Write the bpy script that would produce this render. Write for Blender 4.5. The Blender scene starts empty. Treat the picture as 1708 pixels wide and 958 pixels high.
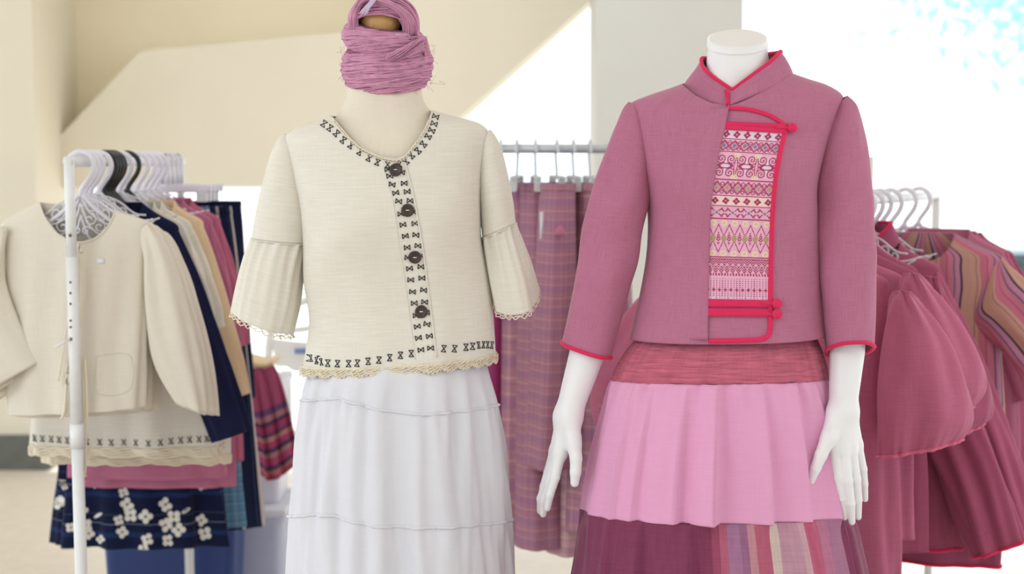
import bpy, math, random
import numpy as np
from mathutils import Vector
from mathutils.bvhtree import BVHTree

random.seed(7)
rng = np.random.default_rng(7)
SC = bpy.context.scene
COL = SC.collection
PI = math.pi

# ------------------------------------------------------------------ camera
FPX = 2600.0
HCAM = 1.5
PITCH = math.atan(211.0 / FPX)
cd = bpy.data.cameras.new('camera')
cam = bpy.data.objects.new('camera', cd)
COL.objects.link(cam)
cam.location = (0, 0, HCAM)
cam.rotation_euler = (PI / 2 - PITCH, 0, 0)
cd.sensor_fit = 'HORIZONTAL'
cd.sensor_width = 36.0
cd.lens = FPX / 1708 * 36.0
cd.clip_end = 200
cd.dof.use_dof = True
cd.dof.focus_distance = 3.02
cd.dof.aperture_fstop = 3.2
SC.camera = cam

# ------------------------------------------------------------------ light
w = bpy.data.worlds.new('world')
SC.world = w
w.use_nodes = True
bg = w.node_tree.nodes['Background']
bg.inputs[0].default_value = (0.81, 0.91, 1.0, 1)
bg.inputs[1].default_value = 1.75
sd = bpy.data.lights.new('sun', 'SUN')
sd.energy = 4.5
sd.angle = math.radians(1.5)
sd.color = (1.0, 0.985, 0.97)
sun = bpy.data.objects.new('sun', sd)
COL.objects.link(sun)
sun.location = (4, 10, 9)
sun.rotation_euler = Vector((0.22, 0.80, 1.0)).to_track_quat('Z', 'Y').to_euler()
SC.view_settings.view_transform = 'Standard'
SC.view_settings.look = 'None'
SC.view_settings.exposure = 0.12
SC.view_settings.gamma = 1.0
SC.view_settings.use_curve_mapping = False
SC.cycles.max_bounces = 8
SC.cycles.diffuse_bounces = 5
SC.cycles.use_denoising = True


def fill_light(x, y, watts):
    """an added area light under the ceiling, with no fixture of its own"""
    ld = bpy.data.lights.new('added_fill_light', 'AREA')
    ld.shape = 'RECTANGLE'
    ld.size, ld.size_y = 1.2, 0.5
    ld.energy = watts
    ld.color = (0.86, 0.94, 1.0)
    o = bpy.data.objects.new('added_fill_light', ld)
    COL.objects.link(o)
    o.location = (x, y, 3.3)


for lx, ly, lw in ((-2.4, 1.3, 34.0), (1.9, 1.3, 6.0), (-2.4, -1.2, 14.0), (1.9, -1.2, 4.0), (-0.3, 6.3, 15.0)):  # added fill, stronger at left, plus one for the stair flank
    fill_light(lx, ly, lw)


# ------------------------------------------------------------------ helpers
def srgb(c):
    c = np.asarray(c, float) / 255.0
    return np.where(c <= 0.04045, c / 12.92, ((c + 0.055) / 1.055) ** 2.4)


def rgba(c):
    return tuple(float(x) for x in srgb(c)) + (1.0,)


CP, SP = math.cos(PITCH), math.sin(PITCH)


def P(px, py, Y):
    u, v = (px - 854) / FPX, (479 - py) / FPX
    d = np.array([u, CP + v * SP, -SP + v * CP])
    return d * (Y / d[1]) + np.array([0, 0, HCAM])


def proj(p):
    p = np.asarray(p, float)
    x, y, z = p[..., 0], p[..., 1], p[..., 2] - HCAM
    dep = y * CP - z * SP
    return 854 + FPX * x / dep, 479 - FPX * (y * SP + z * CP) / dep


def origin(o):
    v = Vector((0, 0, 0))
    while o is not None:
        v = v + o.location
        o = o.parent
    return v


def empty(name, loc, label=None, cat=None, group=None, kind=None):
    o = bpy.data.objects.new(name, None)
    COL.objects.link(o)
    o.location = loc
    o.empty_display_size = 0.05
    tag(o, label, cat, group, kind)
    return o


def tag(o, label=None, cat=None, group=None, kind=None):
    if label: o['label'] = label
    if cat: o['category'] = cat
    if group: o['group'] = group
    if kind: o['kind'] = kind
    return o


def mesh(name, verts, faces, mat, parent=None, uv=None, smooth=True, solid=0.0, fcol=None):
    """links one mesh object; verts are world coordinates"""
    verts = np.asarray(verts, float)
    if parent is not None:
        verts = verts - np.array(origin(parent))
    me = bpy.data.meshes.new(name)
    me.from_pydata(verts.tolist(), [], [tuple(f) for f in (faces.tolist() if hasattr(faces, 'tolist') else faces)])
    if smooth:
        me.polygons.foreach_set('use_smooth', [True] * len(me.polygons))
    if uv is not None:
        lay = me.uv_layers.new(name='UVMap')
        li = np.empty(len(me.loops), dtype=np.int32)
        me.loops.foreach_get('vertex_index', li)
        lay.data.foreach_set('uv', np.asarray(uv, float)[li].ravel())
    if fcol is not None:
        a = me.attributes.new('weave', 'FLOAT_COLOR', 'FACE')
        a.data.foreach_set('color', np.asarray(fcol, float).ravel())
    me.materials.append(mat)
    me.update()
    o = bpy.data.objects.new(name, me)
    COL.objects.link(o)
    if parent is not None:
        o.parent = parent
    if solid:
        s = o.modifiers.new('thickness', 'SOLIDIFY')
        s.thickness = solid
        s.offset = -1
    return o


def gridfaces(R, C, off=0, flip=True):
    i = np.arange(R - 1)[:, None] * C + np.arange(C - 1)[None, :] + off
    a, b, c, d = i, i + 1, i + C + 1, i + C
    f = np.stack([a, d, c, b] if flip else [a, b, c, d], -1)
    return f.reshape(-1, 4)


class MB:
    """collects tubes, boxes, lathes and grids into one mesh"""

    def __init__(s):
        s.v, s.f, s.n = [], [], 0

    def add(s, v, f):
        v = np.asarray(v, float)
        s.v.append(v)
        s.f += [tuple(int(x) + s.n for x in q) for q in f]
        s.n += len(v)
        return s

    def tube(s, pts, r, sides=6, closed=False, flat=1.0, nrm=None):
        p = np.asarray(pts, float)
        n = len(p)
        r = np.broadcast_to(np.asarray(r, float), (n,))
        if closed:
            t = np.roll(p, -1, 0) - np.roll(p, 1, 0)
        else:
            t = np.gradient(p, axis=0)
        t /= np.linalg.norm(t, axis=1)[:, None] + 1e-12
        if nrm is not None:
            a = np.asarray(nrm, float)
            a = a - (a * t).sum(1)[:, None] * t
            a /= np.linalg.norm(a, axis=1)[:, None] + 1e-12
        else:
            a = np.zeros_like(p)
            ref = np.array([0, 0, 1.0]) if abs(t[0, 2]) < 0.9 else np.array([1.0, 0, 0])
            cur = ref - ref.dot(t[0]) * t[0]
            for i in range(n):
                cur = cur - cur.dot(t[i]) * t[i]
                cur /= np.linalg.norm(cur) + 1e-12
                a[i] = cur
        b = np.cross(t, a)
        ang = np.arange(sides) * 2 * PI / sides
        V = p[:, None, :] + r[:, None, None] * (np.cos(ang)[None, :, None] * a[:, None, :] * flat + np.sin(ang)[None, :, None] * b[:, None, :])
        V = V.reshape(-1, 3)
        F = []
        m = n if closed else n - 1
        for i in range(m):
            i2 = (i + 1) % n
            for j in range(sides):
                j2 = (j + 1) % sides
                F.append((i * sides + j, i * sides + j2, i2 * sides + j2, i2 * sides + j))
        if not closed:
            F.append(tuple(range(sides))[::-1])
            F.append(tuple((n - 1) * sides + j for j in range(sides)))
        return s.add(V, F)

    def box(s, c, h, rz=0.0):
        c, h = np.asarray(c, float), np.asarray(h, float)
        q = np.array([[x, y, z] for x in (-1, 1) for y in (-1, 1) for z in (-1, 1)], float) * h
        cr, sr = math.cos(rz), math.sin(rz)
        q = np.stack([q[:, 0] * cr - q[:, 1] * sr, q[:, 0] * sr + q[:, 1] * cr, q[:, 2]], 1) + c
        return s.add(q, [(0, 1, 3, 2), (4, 6, 7, 5), (0, 4, 5, 1), (2, 3, 7, 6), (0, 2, 6, 4), (1, 5, 7, 3)])

    def lathe(s, c, prof, n=32, axis=None):
        c = np.asarray(c, float)
        z = np.array([0, 0, 1.0]) if axis is None else np.asarray(axis, float) / np.linalg.norm(axis)
        x = np.cross([0, 1.0, 0], z)
        if np.linalg.norm(x) < 1e-3: x = np.array([1.0, 0, 0])
        x /= np.linalg.norm(x)
        y = np.cross(z, x)
        ang = np.arange(n) * 2 * PI / n
        V = []
        for r, h in prof:
            V.append(c + h * z + r * (np.cos(ang)[:, None] * x + np.sin(ang)[:, None] * y))
        k = len(prof)
        F = [(i * n + j, i * n + (j + 1) % n, (i + 1) * n + (j + 1) % n, (i + 1) * n + j) for i in range(k - 1) for j in range(n)]
        F.append(tuple(range(n))[::-1])
        F.append(tuple((k - 1) * n + j for j in range(n)))
        return s.add(np.concatenate(V), F)

    def ball(s, c, r, n=14, axis=None, squash=1.0):
        return s.lathe(c, [(r * math.sin(a), -r * squash * math.cos(a)) for a in np.linspace(0.08, PI - 0.08, n)], n * 2, axis)

    def prism(s, poly, y0, y1):
        """poly: list of (x, z); extruded along y"""
        n = len(poly)
        V = [(x, y0, z) for x, z in poly] + [(x, y1, z) for x, z in poly]
        F = [tuple(range(n)), tuple(range(2 * n - 1, n - 1, -1))]
        F += [(i, i + n, (i + 1) % n + n, (i + 1) % n) for i in range(n)]
        return s.add(V, F)

    def build(s, name, mat, parent=None, smooth=True, bevel=0.0):
        if bevel: smooth = False
        o = mesh(name, np.concatenate(s.v), s.f, mat, parent, smooth=smooth)
        if bevel:
            b = o.modifiers.new('bevel', 'BEVEL')
            b.width = bevel
            b.segments = 3
        return o


def copy_tree(o, parent=None):
    c = o.copy()
    COL.objects.link(c)
    if parent is not None: c.parent = parent
    for ch in list(o.children):
        copy_tree(ch, c)
    return c


def catmull(K, t):
    """K [N, ...] keyed at 0..N-1, t any array -> interpolated"""
    N = len(K)
    t = np.clip(t, 0, N - 1)
    i = np.minimum(np.floor(t).astype(int), N - 2)
    f = np.reshape(t - i, np.shape(t) + (1,) * (K.ndim - 1))
    g = lambda j: K[np.clip(j, 0, N - 1)]
    a, b, c, d = g(i - 1), g(i), g(i + 1), g(i + 2)
    return 0.5 * (2 * b + (c - a) * f + (2 * a - 5 * b + 4 * c - d) * f ** 2 + (3 * b - a - 3 * c + d) * f ** 3)


class Loft:
    """a closed cross-section swept through rows (L, R edge points, front and back depth)"""

    def __init__(s, L, R, df, db, fz=None, n=2.2, front=(0, -1, 0)):
        L, R = np.asarray(L, float), np.asarray(R, float)
        N = len(L)
        df, db = np.broadcast_to(df, (N,)), np.broadcast_to(db, (N,))
        fz = np.broadcast_to(0.0 if fz is None else fz, (N,))
        s.N = N
        s.n = n
        s.K = np.concatenate([(L + R) / 2, (R - L) / 2, df[:, None], db[:, None], fz[:, None]], 1)
        s.front = np.asarray(front, float)

    def at(s, th, t):
        k = catmull(s.K, t)
        C, H, df, db, fz = k[..., 0:3], k[..., 3:6], k[..., 6:7], k[..., 7:8], k[..., 8:9]
        c, sn = np.cos(th), np.sin(th)
        e = 2 / s.n
        c = (np.sign(c) * np.abs(c) ** e)[..., None]
        sn = (np.sign(sn) * np.abs(sn) ** e)[..., None]
        p = C + H * c + s.front * sn * np.where(sn > 0, df, db)
        p = p + np.array([0, 0, 1.0]) * fz * sn
        Hn = H / (np.linalg.norm(H, axis=-1, keepdims=True) + 1e-9)
        o = Hn * c + s.front * sn
        o /= np.linalg.norm(o, axis=-1, keepdims=True) + 1e-9
        return p, o

    def grid(s, nr=60, nc=96, t0=0.0, t1=None, keep=None, disp=None, t0f=None, t1f=None):
        th = np.linspace(-PI / 2, 3 * PI / 2, nc + 1)
        t1 = s.N - 1.0 if t1 is None else t1
        te = np.full(nc + 1, float(t1))
        ts = np.full(nc + 1, float(t0))
        if keep is not None:
            tt = np.linspace(t0, t1, 500)
            TH, TT = np.meshgrid(th, tt)
            p, _ = s.at(TH, TT)
            bad = ~keep(p) & (np.sin(TH) > 0.02)
            for j in range(nc + 1):
                b = np.nonzero(bad[:, j])[0]
                if len(b): te[j] = tt[max(b[0] - 1, 1)]
        if t0f is not None: ts = t0f(th)
        if t1f is not None: te = t1f(th)
        wv = np.linspace(0, 1, nr + 1)[:, None]
        T = ts[None, :] + (te - ts)[None, :] * wv
        TH = np.broadcast_to(th, T.shape)
        p, o = s.at(TH, T)
        if disp is not None:
            p = p + o * disp(TH, T, p)[..., None]
        rad = np.mean(np.linalg.norm(s.K[:, 3:6], axis=1)) * 0.5 + np.mean(s.K[:, 6]) * 0.5
        full, _ = s.at(np.full(60, PI / 4), np.linspace(0, s.N - 1, 60))
        arc = np.concatenate([[0], np.cumsum(np.linalg.norm(np.diff(full, axis=0), axis=1))])
        v = np.interp(T, np.linspace(0, s.N - 1, 60), arc)
        rg, _ = s.at(th, np.full(nc + 1, (s.N - 1) * .42))
        ua = np.concatenate([[0], np.cumsum(np.linalg.norm(np.diff(rg, axis=0), axis=1))])
        uv = np.stack([np.broadcast_to(ua, T.shape), v], -1)
        return p, uv


def px_loft(rows, Y, n=2.2, dY=0.0):
    """rows: (xl, yl, xr, yr, df, db, [fz]) in picture coordinates at depth Y"""
    o = [r[7] if len(r) > 7 else 0.0 for r in rows]
    L = [P(r[0], r[1], Y + dY * 0.5 + k) for r, k in zip(rows, o)]
    R = [P(r[2], r[3], Y - dY * 0.5 + k) for r, k in zip(rows, o)]
    return Loft(L, R, [r[4] for r in rows], [r[5] for r in rows], [r[6] if len(r) > 6 else 0.0 for r in rows], n)


def grid_obj(name, V, uv, mat, parent, solid=0.0015, flip=True):
    R, C = V.shape[:2]
    return mesh(name, V.reshape(-1, 3), gridfaces(R, C, flip=flip), mat, parent, uv=uv.reshape(-1, 2), solid=solid)


class Surf:
    """finds the point of a surface met by the line of sight through a picture point"""

    def __init__(s, *grids):
        v, f, n = [], [], 0
        for g in grids:
            R, C = g.shape[:2]
            v += g.reshape(-1, 3).tolist()
            f += gridfaces(R, C, n).tolist()
            n += R * C
        s.b = BVHTree.FromPolygons(v, f)

    def hit(s, px, py, off=0.0):
        d = P(px, py, 1.0) - np.array([0, 0, HCAM])
        d /= np.linalg.norm(d)
        r = s.b.ray_cast(Vector((0, 0, HCAM)), Vector(d))
        if r[0] is None:
            q = s.b.find_nearest(Vector(P(px, py, s.fallback)))
            loc, nm = q[0], q[1]
        else:
            loc, nm = r[0], r[1]
        nm = np.array(nm)
        if nm.dot(d) > 0: nm = -nm
        return np.array(loc) + nm * off, nm

    fallback = 3.0

    def line(s, pts, off=0.0, step=6.0):
        pts = resample(pts, step)
        h = [s.hit(x, y, off) for x, y in pts]
        return np.array([a for a, _ in h]), np.array([b for _, b in h])


def resample(pts, step, smooth=True):
    pts = np.asarray(pts, float)
    t = np.linspace(0, len(pts) - 1, max(len(pts) * 12, 24))
    q = catmull(pts, t) if smooth and len(pts) > 2 else np.stack([np.interp(t, np.arange(len(pts)), pts[:, k]) for k in range(pts.shape[1])], 1)
    d = np.concatenate([[0], np.cumsum(np.linalg.norm(np.diff(q, axis=0), axis=1))])
    n = max(2, int(d[-1] / step) + 1)
    u = np.linspace(0, d[-1], n)
    return np.stack([np.interp(u, d, q[:, k]) for k in range(q.shape[1])], 1)


def smin(a, b, k):
    h = np.maximum(k - np.abs(a - b), 0) / k
    return np.minimum(a, b) - h * h * k * 0.25


def capsule(X, a, b, ra, rb):
    a, b = np.asarray(a, float), np.asarray(b, float)
    ba = b - a
    pa = X - a
    h = np.clip((pa @ ba) / (ba @ ba), 0, 1)
    return np.linalg.norm(pa - h[..., None] * ba, axis=-1) - (ra + (rb - ra) * h)


def surface_nets(fn, lo, hi, h):
    lo, hi = np.asarray(lo, float), np.asarray(hi, float)
    n = np.ceil((hi - lo) / h).astype(int) + 1
    ax = [lo[i] + h * np.arange(n[i]) for i in range(3)]
    X = np.stack(np.meshgrid(*ax, indexing='ij'), -1)
    f = fn(X)
    ins = f < 0
    S = tuple(x - 1 for x in n)
    acc = np.zeros(S + (3,))
    cnt = np.zeros(S)
    cor = [(i, j, k) for i in (0, 1) for j in (0, 1) for k in (0, 1)]
    sl = lambda c: tuple(slice(c[i], c[i] + S[i]) for i in range(3))
    for c in cor:
        for a in range(3):
            if c[a]: continue
            d = list(c); d[a] = 1
            fa, fb = f[sl(c)], f[sl(d)]
            m = (fa < 0) != (fb < 0)
            t = np.where(m, fa / np.where(m, fa - fb, 1), 0)
            for i in range(3):
                acc[..., i] += m * (c[i] + (t if i == a else 0))
            cnt += m
    act = cnt > 0
    idx = np.full(S, -1)
    idx[act] = np.arange(act.sum())
    base = np.stack(np.nonzero(act), 1)
    V = lo + h * (base + acc[act] / cnt[act][:, None])
    F = []
    for a in range(3):
        b, c = (a + 1) % 3, (a + 2) % 3
        s0 = [slice(None)] * 3; s1 = [slice(None)] * 3
        s0[a] = slice(0, n[a] - 1); s1[a] = slice(1, n[a])
        A, B = ins[tuple(s0)], ins[tuple(s1)]
        e = np.stack(np.nonzero(A != B), 1)
        e = e[(e[:, b] > 0) & (e[:, c] > 0) & (e[:, b] < n[b] - 1) & (e[:, c] < n[c] - 1)]
        fl = A[tuple(e.T)]
        q = []
        for db, dc in ((-1, -1), (0, -1), (0, 0), (-1, 0)):
            g = e.copy(); g[:, b] += db; g[:, c] += dc
            q.append(idx[tuple(g.T)])
        q = np.stack(q, 1)
        q[~fl] = q[~fl][:, ::-1]
        F.append(q)
    return V, np.concatenate(F)


# ------------------------------------------------------------------ materials
def newmat(name):
    m = bpy.data.materials.new(name)
    m.use_nodes = True
    N = m.node_tree.nodes
    return m, N, m.node_tree.links, N['Principled BSDF']


def noise(N, L, vec, scale, mapping=None, detail=3.0):
    n = N.new('ShaderNodeTexNoise')
    n.inputs['Scale'].default_value = scale
    n.inputs['Detail'].default_value = detail
    if mapping is not None:
        mp = N.new('ShaderNodeMapping')
        mp.inputs['Scale'].default_value = mapping
        L.new(vec, mp.inputs[0])
        vec = mp.outputs[0]
    L.new(vec, n.inputs['Vector'])
    return n.outputs['Fac']


def math_node(N, L, op, a, b):
    n = N.new('ShaderNodeMath')
    n.operation = op
    for i, x in enumerate((a, b)):
        if x is None: continue
        if isinstance(x, (int, float)): n.inputs[i].default_value = x
        else: L.new(x, n.inputs[i])
    return n.outputs[0]


def mix(N, L, fac, a, b, mode='MIX'):
    n = N.new('ShaderNodeMix')
    n.data_type = 'RGBA'
    n.blend_type = mode
    for i, x in ((0, fac), (6, a), (7, b)):
        if isinstance(x, (int, float)): n.inputs[i].default_value = x
        elif isinstance(x, tuple): n.inputs[i].default_value = x
        else: L.new(x, n.inputs[i])
    return n.outputs[2]


def stripes(N, L, coord, period, stops, offset=0.0):
    """stops: (position 0..1, colour 0..255) with hard edges, repeating"""
    f = math_node(N, L, 'FRACT', math_node(N, L, 'ADD', math_node(N, L, 'DIVIDE', coord, period), offset), None)
    r = N.new('ShaderNodeValToRGB')
    r.color_ramp.interpolation = 'CONSTANT'
    e = r.color_ramp.elements
    e[0].position, e[0].color = stops[0][0], rgba(stops[0][1])
    e[1].position, e[1].color = stops[1][0], rgba(stops[1][1])
    for p, c in stops[2:]:
        x = e.new(p)
        x.color = rgba(c)
    L.new(f, r.inputs[0])
    return r.outputs[0]


def fabric(name, col, vary=0.14, h=0.6, v=0.6, rough=0.92, bump=0.25, sheen=0.15, trans=0.0,
           ustripe=None, vstripe=None, plaid=0.5, blotch=0.25, slub=300.0):
    """woven cloth: slub streaks along both thread directions over a base colour or stripes"""
    m, N, L, B = newmat(name)
    tc = N.new('ShaderNodeTexCoord')
    uv = tc.outputs['UV']
    sep = N.new('ShaderNodeSeparateXYZ')
    L.new(uv, sep.inputs[0])
    a = noise(N, L, uv, 1.0, (slub * 0.06, slub, 1), 4)
    b = noise(N, L, uv, 1.0, (slub, slub * 0.06, 1), 4)
    c = noise(N, L, uv, 9.0)
    base = None
    if ustripe: base = stripes(N, L, sep.outputs[0], *ustripe)
    if vstripe:
        sv = stripes(N, L, sep.outputs[1], *vstripe)
        base = sv if base is None else mix(N, L, plaid, base, sv)
    if base is None: base = rgba(col)
    k = math_node(N, L, 'ADD', math_node(N, L, 'MULTIPLY', math_node(N, L, 'SUBTRACT', a, 0.5), h),
                  math_node(N, L, 'MULTIPLY', math_node(N, L, 'SUBTRACT', b, 0.5), v))
    k = math_node(N, L, 'ADD', k, math_node(N, L, 'MULTIPLY', math_node(N, L, 'SUBTRACT', c, 0.5), blotch))
    k = math_node(N, L, 'ADD', math_node(N, L, 'MULTIPLY', k, vary * 6), 1.0)
    k = math_node(N, L, 'MAXIMUM', k, 0.2)
    hsv = N.new('ShaderNodeHueSaturation')
    if isinstance(base, tuple): hsv.inputs['Color'].default_value = base
    else: L.new(base, hsv.inputs['Color'])
    L.new(k, hsv.inputs['Value'])
    out = hsv.outputs[0]
    L.new(out, B.inputs['Base Color'])
    B.inputs['Roughness'].default_value = rough
    B.inputs['Specular IOR Level'].default_value = 0.2
    B.inputs['Sheen Weight'].default_value = sheen
    B.inputs['Sheen Roughness'].default_value = 0.4
    bp = N.new('ShaderNodeBump')
    bp.inputs['Strength'].default_value = bump
    bp.inputs['Distance'].default_value = 0.0012
    L.new(math_node(N, L, 'ADD', a, b), bp.inputs['Height'])
    b2 = N.new('ShaderNodeBump')
    b2.inputs['Strength'].default_value = 0.35
    b2.inputs['Distance'].default_value = 0.02
    L.new(noise(N, L, uv, 7.0, (1.0, 0.6, 1), 2), b2.inputs['Height'])
    L.new(bp.outputs[0], b2.inputs['Normal'])
    L.new(b2.outputs[0], B.inputs['Normal'])
    if trans:
        T = N.new('ShaderNodeBsdfTranslucent')
        L.new(out, T.inputs[0])
        mx = N.new('ShaderNodeMixShader')
        mx.inputs[0].default_value = trans
        L.new(B.outputs[0], mx.inputs[1])
        L.new(T.outputs[0], mx.inputs[2])
        L.new(mx.outputs[0], N['Material Output'].inputs[0])
    return m


def plain(name, col, rough=0.5, vary=0.04, scale=30.0, bump=0.0, metal=0.0, spec=0.5, alpha=None, trans=0.0, coat=0.0):
    m, N, L, B = newmat(name)
    tc = N.new('ShaderNodeTexCoord')
    f = noise(N, L, tc.outputs['Object'], scale, None, 4)
    c = np.asarray(col, float)
    lo, hi = rgba(np.clip(c * (1 - vary), 0, 255)), rgba(np.clip(c * (1 + vary), 0, 255))
    o = mix(N, L, f, lo, hi)
    L.new(o, B.inputs['Base Color'])
    B.inputs['Roughness'].default_value = rough
    B.inputs['Metallic'].default_value = metal
    B.inputs['Specular IOR Level'].default_value = spec
    B.inputs['Coat Weight'].default_value = coat
    if bump:
        bp = N.new('ShaderNodeBump')
        bp.inputs['Strength'].default_value = bump
        bp.inputs['Distance'].default_value = 0.002
        L.new(f, bp.inputs['Height'])
        L.new(bp.outputs[0], B.inputs['Normal'])
    if trans:
        T = N.new('ShaderNodeBsdfTranslucent')
        L.new(o, T.inputs[0])
        mx = N.new('ShaderNodeMixShader')
        mx.inputs[0].default_value = trans
        L.new(B.outputs[0], mx.inputs[1])
        L.new(T.outputs[0], mx.inputs[2])
        L.new(mx.outputs[0], N['Material Output'].inputs[0])
    return m


M = {}
M['wall'] = plain('cream_plaster', (228, 220, 202), 0.9, 0.02, 3.0, 0.15, spec=0.2)
M['wall_warm'] = plain('warm_cream_plaster', (240, 229, 204), 0.9, 0.02, 3.0, 0.15, spec=0.2)
M['pillar'] = plain('grey_white_plaster', (204, 203, 199), 0.9, 0.02, 3.0, 0.15, spec=0.2)
M['plinth'] = plain('dark_stone_tile', (96, 98, 92), 0.5, 0.15, 12.0)
M['floor'] = plain('beige_terrazzo', (220, 207, 192), 0.45, 0.06, 14.0, spec=0.35)
M['ground'] = plain('pale_concrete', (214, 212, 206), 0.9, 0.05, 2.0)
M['ceiling'] = plain('white_ceiling', (236, 232, 222), 0.9, 0.02, 3.0)
M['cream'] = fabric('natural_cotton', (236, 230, 219), vary=0.04, h=0.9, v=0.4, trans=0.12, blotch=0.1)
M['calico'] = fabric('unbleached_calico', (234, 226, 212), vary=0.03, trans=0.1, blotch=0.12)
M['peach'] = fabric('peach_cotton', (240, 214, 178), vary=0.03, trans=0.15)
M['lace'] = fabric('crochet_cotton', (236, 224, 202), vary=0.06, h=1.0, v=1.0, bump=0.9, slub=420.0)
M['white'] = fabric('white_muslin', (239, 238, 245), vary=0.012, trans=0.22, blotch=0.05)
M['form'] = fabric('dress_form_jersey', (226, 216, 200), vary=0.03, bump=0.15, sheen=0.2, blotch=0.3)
M['jacket'] = fabric('rose_handwoven_cotton', (182, 113, 142), vary=0.085, h=0.6, v=0.7, sheen=0.2, slub=460.0)
M['rose'] = fabric('dusty_rose_cotton', (190, 106, 136), vary=0.06, h=0.7, v=0.7, sheen=0.2, trans=0.05)
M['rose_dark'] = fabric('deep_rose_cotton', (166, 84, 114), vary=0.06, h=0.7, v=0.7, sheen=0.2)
M['pinkblouse'] = fabric('mauve_pink_cotton', (196, 120, 152), vary=0.05, sheen=0.2, trans=0.12)
M['slub'] = fabric('slub_rose_cotton', (188, 98, 120), vary=0.16, h=1.3, v=0.3, sheen=0.2, slub=240.0)
M['pink'] = fabric('candy_pink_cotton', (228, 162, 200), vary=0.03, h=0.6, v=0.4, sheen=0.2)
M['red'] = fabric('crimson_binding', (222, 48, 96), vary=0.03, sheen=0.2)
M['pinkpipe'] = fabric('pink_binding', (222, 112, 142), vary=0.03, sheen=0.2)
M['navy'] = fabric('navy_cotton', (24, 28, 62), vary=0.05, sheen=0.1)
M['thread'] = plain('black_thread', (42, 40, 44), 0.9, 0.1)
M['button'] = plain('coconut_button', (58, 44, 42), 0.45, 0.25, 90.0)
M['plastic'] = plain('white_mannequin_plastic', (238, 236, 239), 0.38, 0.01, 10.0, spec=0.4)
M['hanger'] = plain('white_hanger_plastic', (238, 235, 244), 0.35, 0.02, trans=0.15)
M['black_hanger'] = plain('black_hanger_plastic', (26, 26, 30), 0.3, 0.1)
M['clear'] = plain('frosted_hanger_plastic', (240, 242, 244), 0.25, 0.02, trans=0.4)
M['metal'] = plain('white_painted_steel', (232, 232, 234), 0.4, 0.03, 40.0)
M['greymetal'] = plain('grey_steel', (205, 210, 216), 0.35, 0.03, 40.0, metal=0.3)
M['rust'] = plain('rusty_bolt', (110, 84, 66), 0.7, 0.4, 200.0)
M['cord'] = fabric('cotton_cord', (236, 226, 204), vary=0.05)
M['yarn'] = plain('mauve_yarn', (202, 146, 174), 0.95, 0.14, 60.0, spec=0.1)
M['yarn_core'] = plain('mauve_yarn_inside', (150, 92, 120), 0.95, 0.1, 60.0, spec=0.1)
M['lilac'] = plain('lilac_yarn_tie', (206, 186, 214), 0.95, 0.1, 60.0, spec=0.1)
M['blue_bin'] = plain('blue_plastic', (28, 56, 118), 0.35, 0.05)
M['tub'] = plain('pale_blue_plastic', (226, 231, 248), 0.3, 0.02, trans=0.35)
M['box'] = plain('clear_white_plastic', (242, 242, 250), 0.3, 0.02, trans=0.35)
M['chair'] = plain('white_chair_plastic', (240, 238, 234), 0.4, 0.02)
M['slate'] = plain('dark_slate_metal', (66, 82, 88), 0.35, 0.15, 8.0)
M['paleblue'] = plain('pale_blue_panel', (160, 190, 205), 0.4, 0.1)
M['ink'] = plain('blue_ink', (90, 120, 200), 0.6, 0.05)
M['tagpaper'] = plain('white_paper', (236, 238, 246), 0.7, 0.02)
M['bark'] = plain('bark', (150, 130, 110), 0.9, 0.2)
M['leaf'] = plain('pale_leaf', (182, 222, 216), 0.6, 0.15, 3.0, trans=0.4)

# wood with rings
m, N, L, B = newmat('turned_wood')
tc = N.new('ShaderNodeTexCoord')
f = noise(N, L, tc.outputs['Object'], 1.0, (160, 160, 18), 4)
L.new(mix(N, L, f, rgba((196, 148, 84)), rgba((232, 190, 128))), B.inputs['Base Color'])
B.inputs['Roughness'].default_value = 0.3
M['wood'] = m

# plaids and stripes
def plaid_mat(name, a, b, c, period=0.11, vper=0.12):
    us = (period, [(0, a), (0.18, b), (0.24, a), (0.46, c), (0.5, a), (0.58, b), (0.62, a), (0.84, c), (0.88, a)])
    vs = (vper, [(0, a), (0.22, b), (0.5, a), (0.56, c), (0.6, a), (0.8, b), (0.84, a), (0.93, c)])
    return fabric(name, a, vary=0.07, ustripe=us, vstripe=vs, sheen=0.2)


M['plaid'] = plaid_mat('mauve_plaid', (184, 134, 152), (158, 112, 156), (216, 176, 174))
M['plaid2'] = plaid_mat('dusty_plaid', (174, 122, 142), (156, 112, 150), (202, 160, 162), 0.05, 0.06)
M['plaid3'] = plaid_mat('pale_plaid', (206, 164, 172), (182, 138, 162), (226, 194, 188), 0.05, 0.06)
M['magenta'] = fabric('magenta_cotton', (150, 52, 106), vary=0.05)
M['shawl'] = fabric('striped_shawl', (176, 66, 110), vary=0.05, vstripe=(0.40, [
    (0.0, (176, 76, 108)), (0.03, (190, 116, 120)), (0.06, (104, 66, 106)), (0.09, (186, 78, 120)), (0.14, (180, 128, 128)),
    (0.17, (92, 64, 100)), (0.20, (182, 72, 114)), (0.24, (190, 134, 130)), (0.27, (112, 70, 108)), (0.30, (174, 70, 110)),
    (0.34, (92, 62, 96)), (0.37, (180, 122, 134)), (0.41, (116, 76, 120)), (0.45, (176, 84, 120)), (0.88, (214, 150, 170)),
    (0.90, (160, 70, 120)), (0.93, (220, 170, 190)), (0.95, (184, 66, 112))]))
M['striped'] = fabric('candy_striped_cotton', (196, 120, 140), vary=0.05, ustripe=(0.105, [
    (0.0, (198, 152, 138)), (0.20, (74, 62, 92)), (0.26, (196, 140, 168)), (0.38, (130, 96, 140)), (0.42, (206, 128, 152)),
    (0.56, (186, 96, 128)), (0.60, (198, 116, 140)), (0.76, (200, 156, 142)), (0.84, (140, 90, 110)), (0.86, (200, 156, 142))]))
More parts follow.
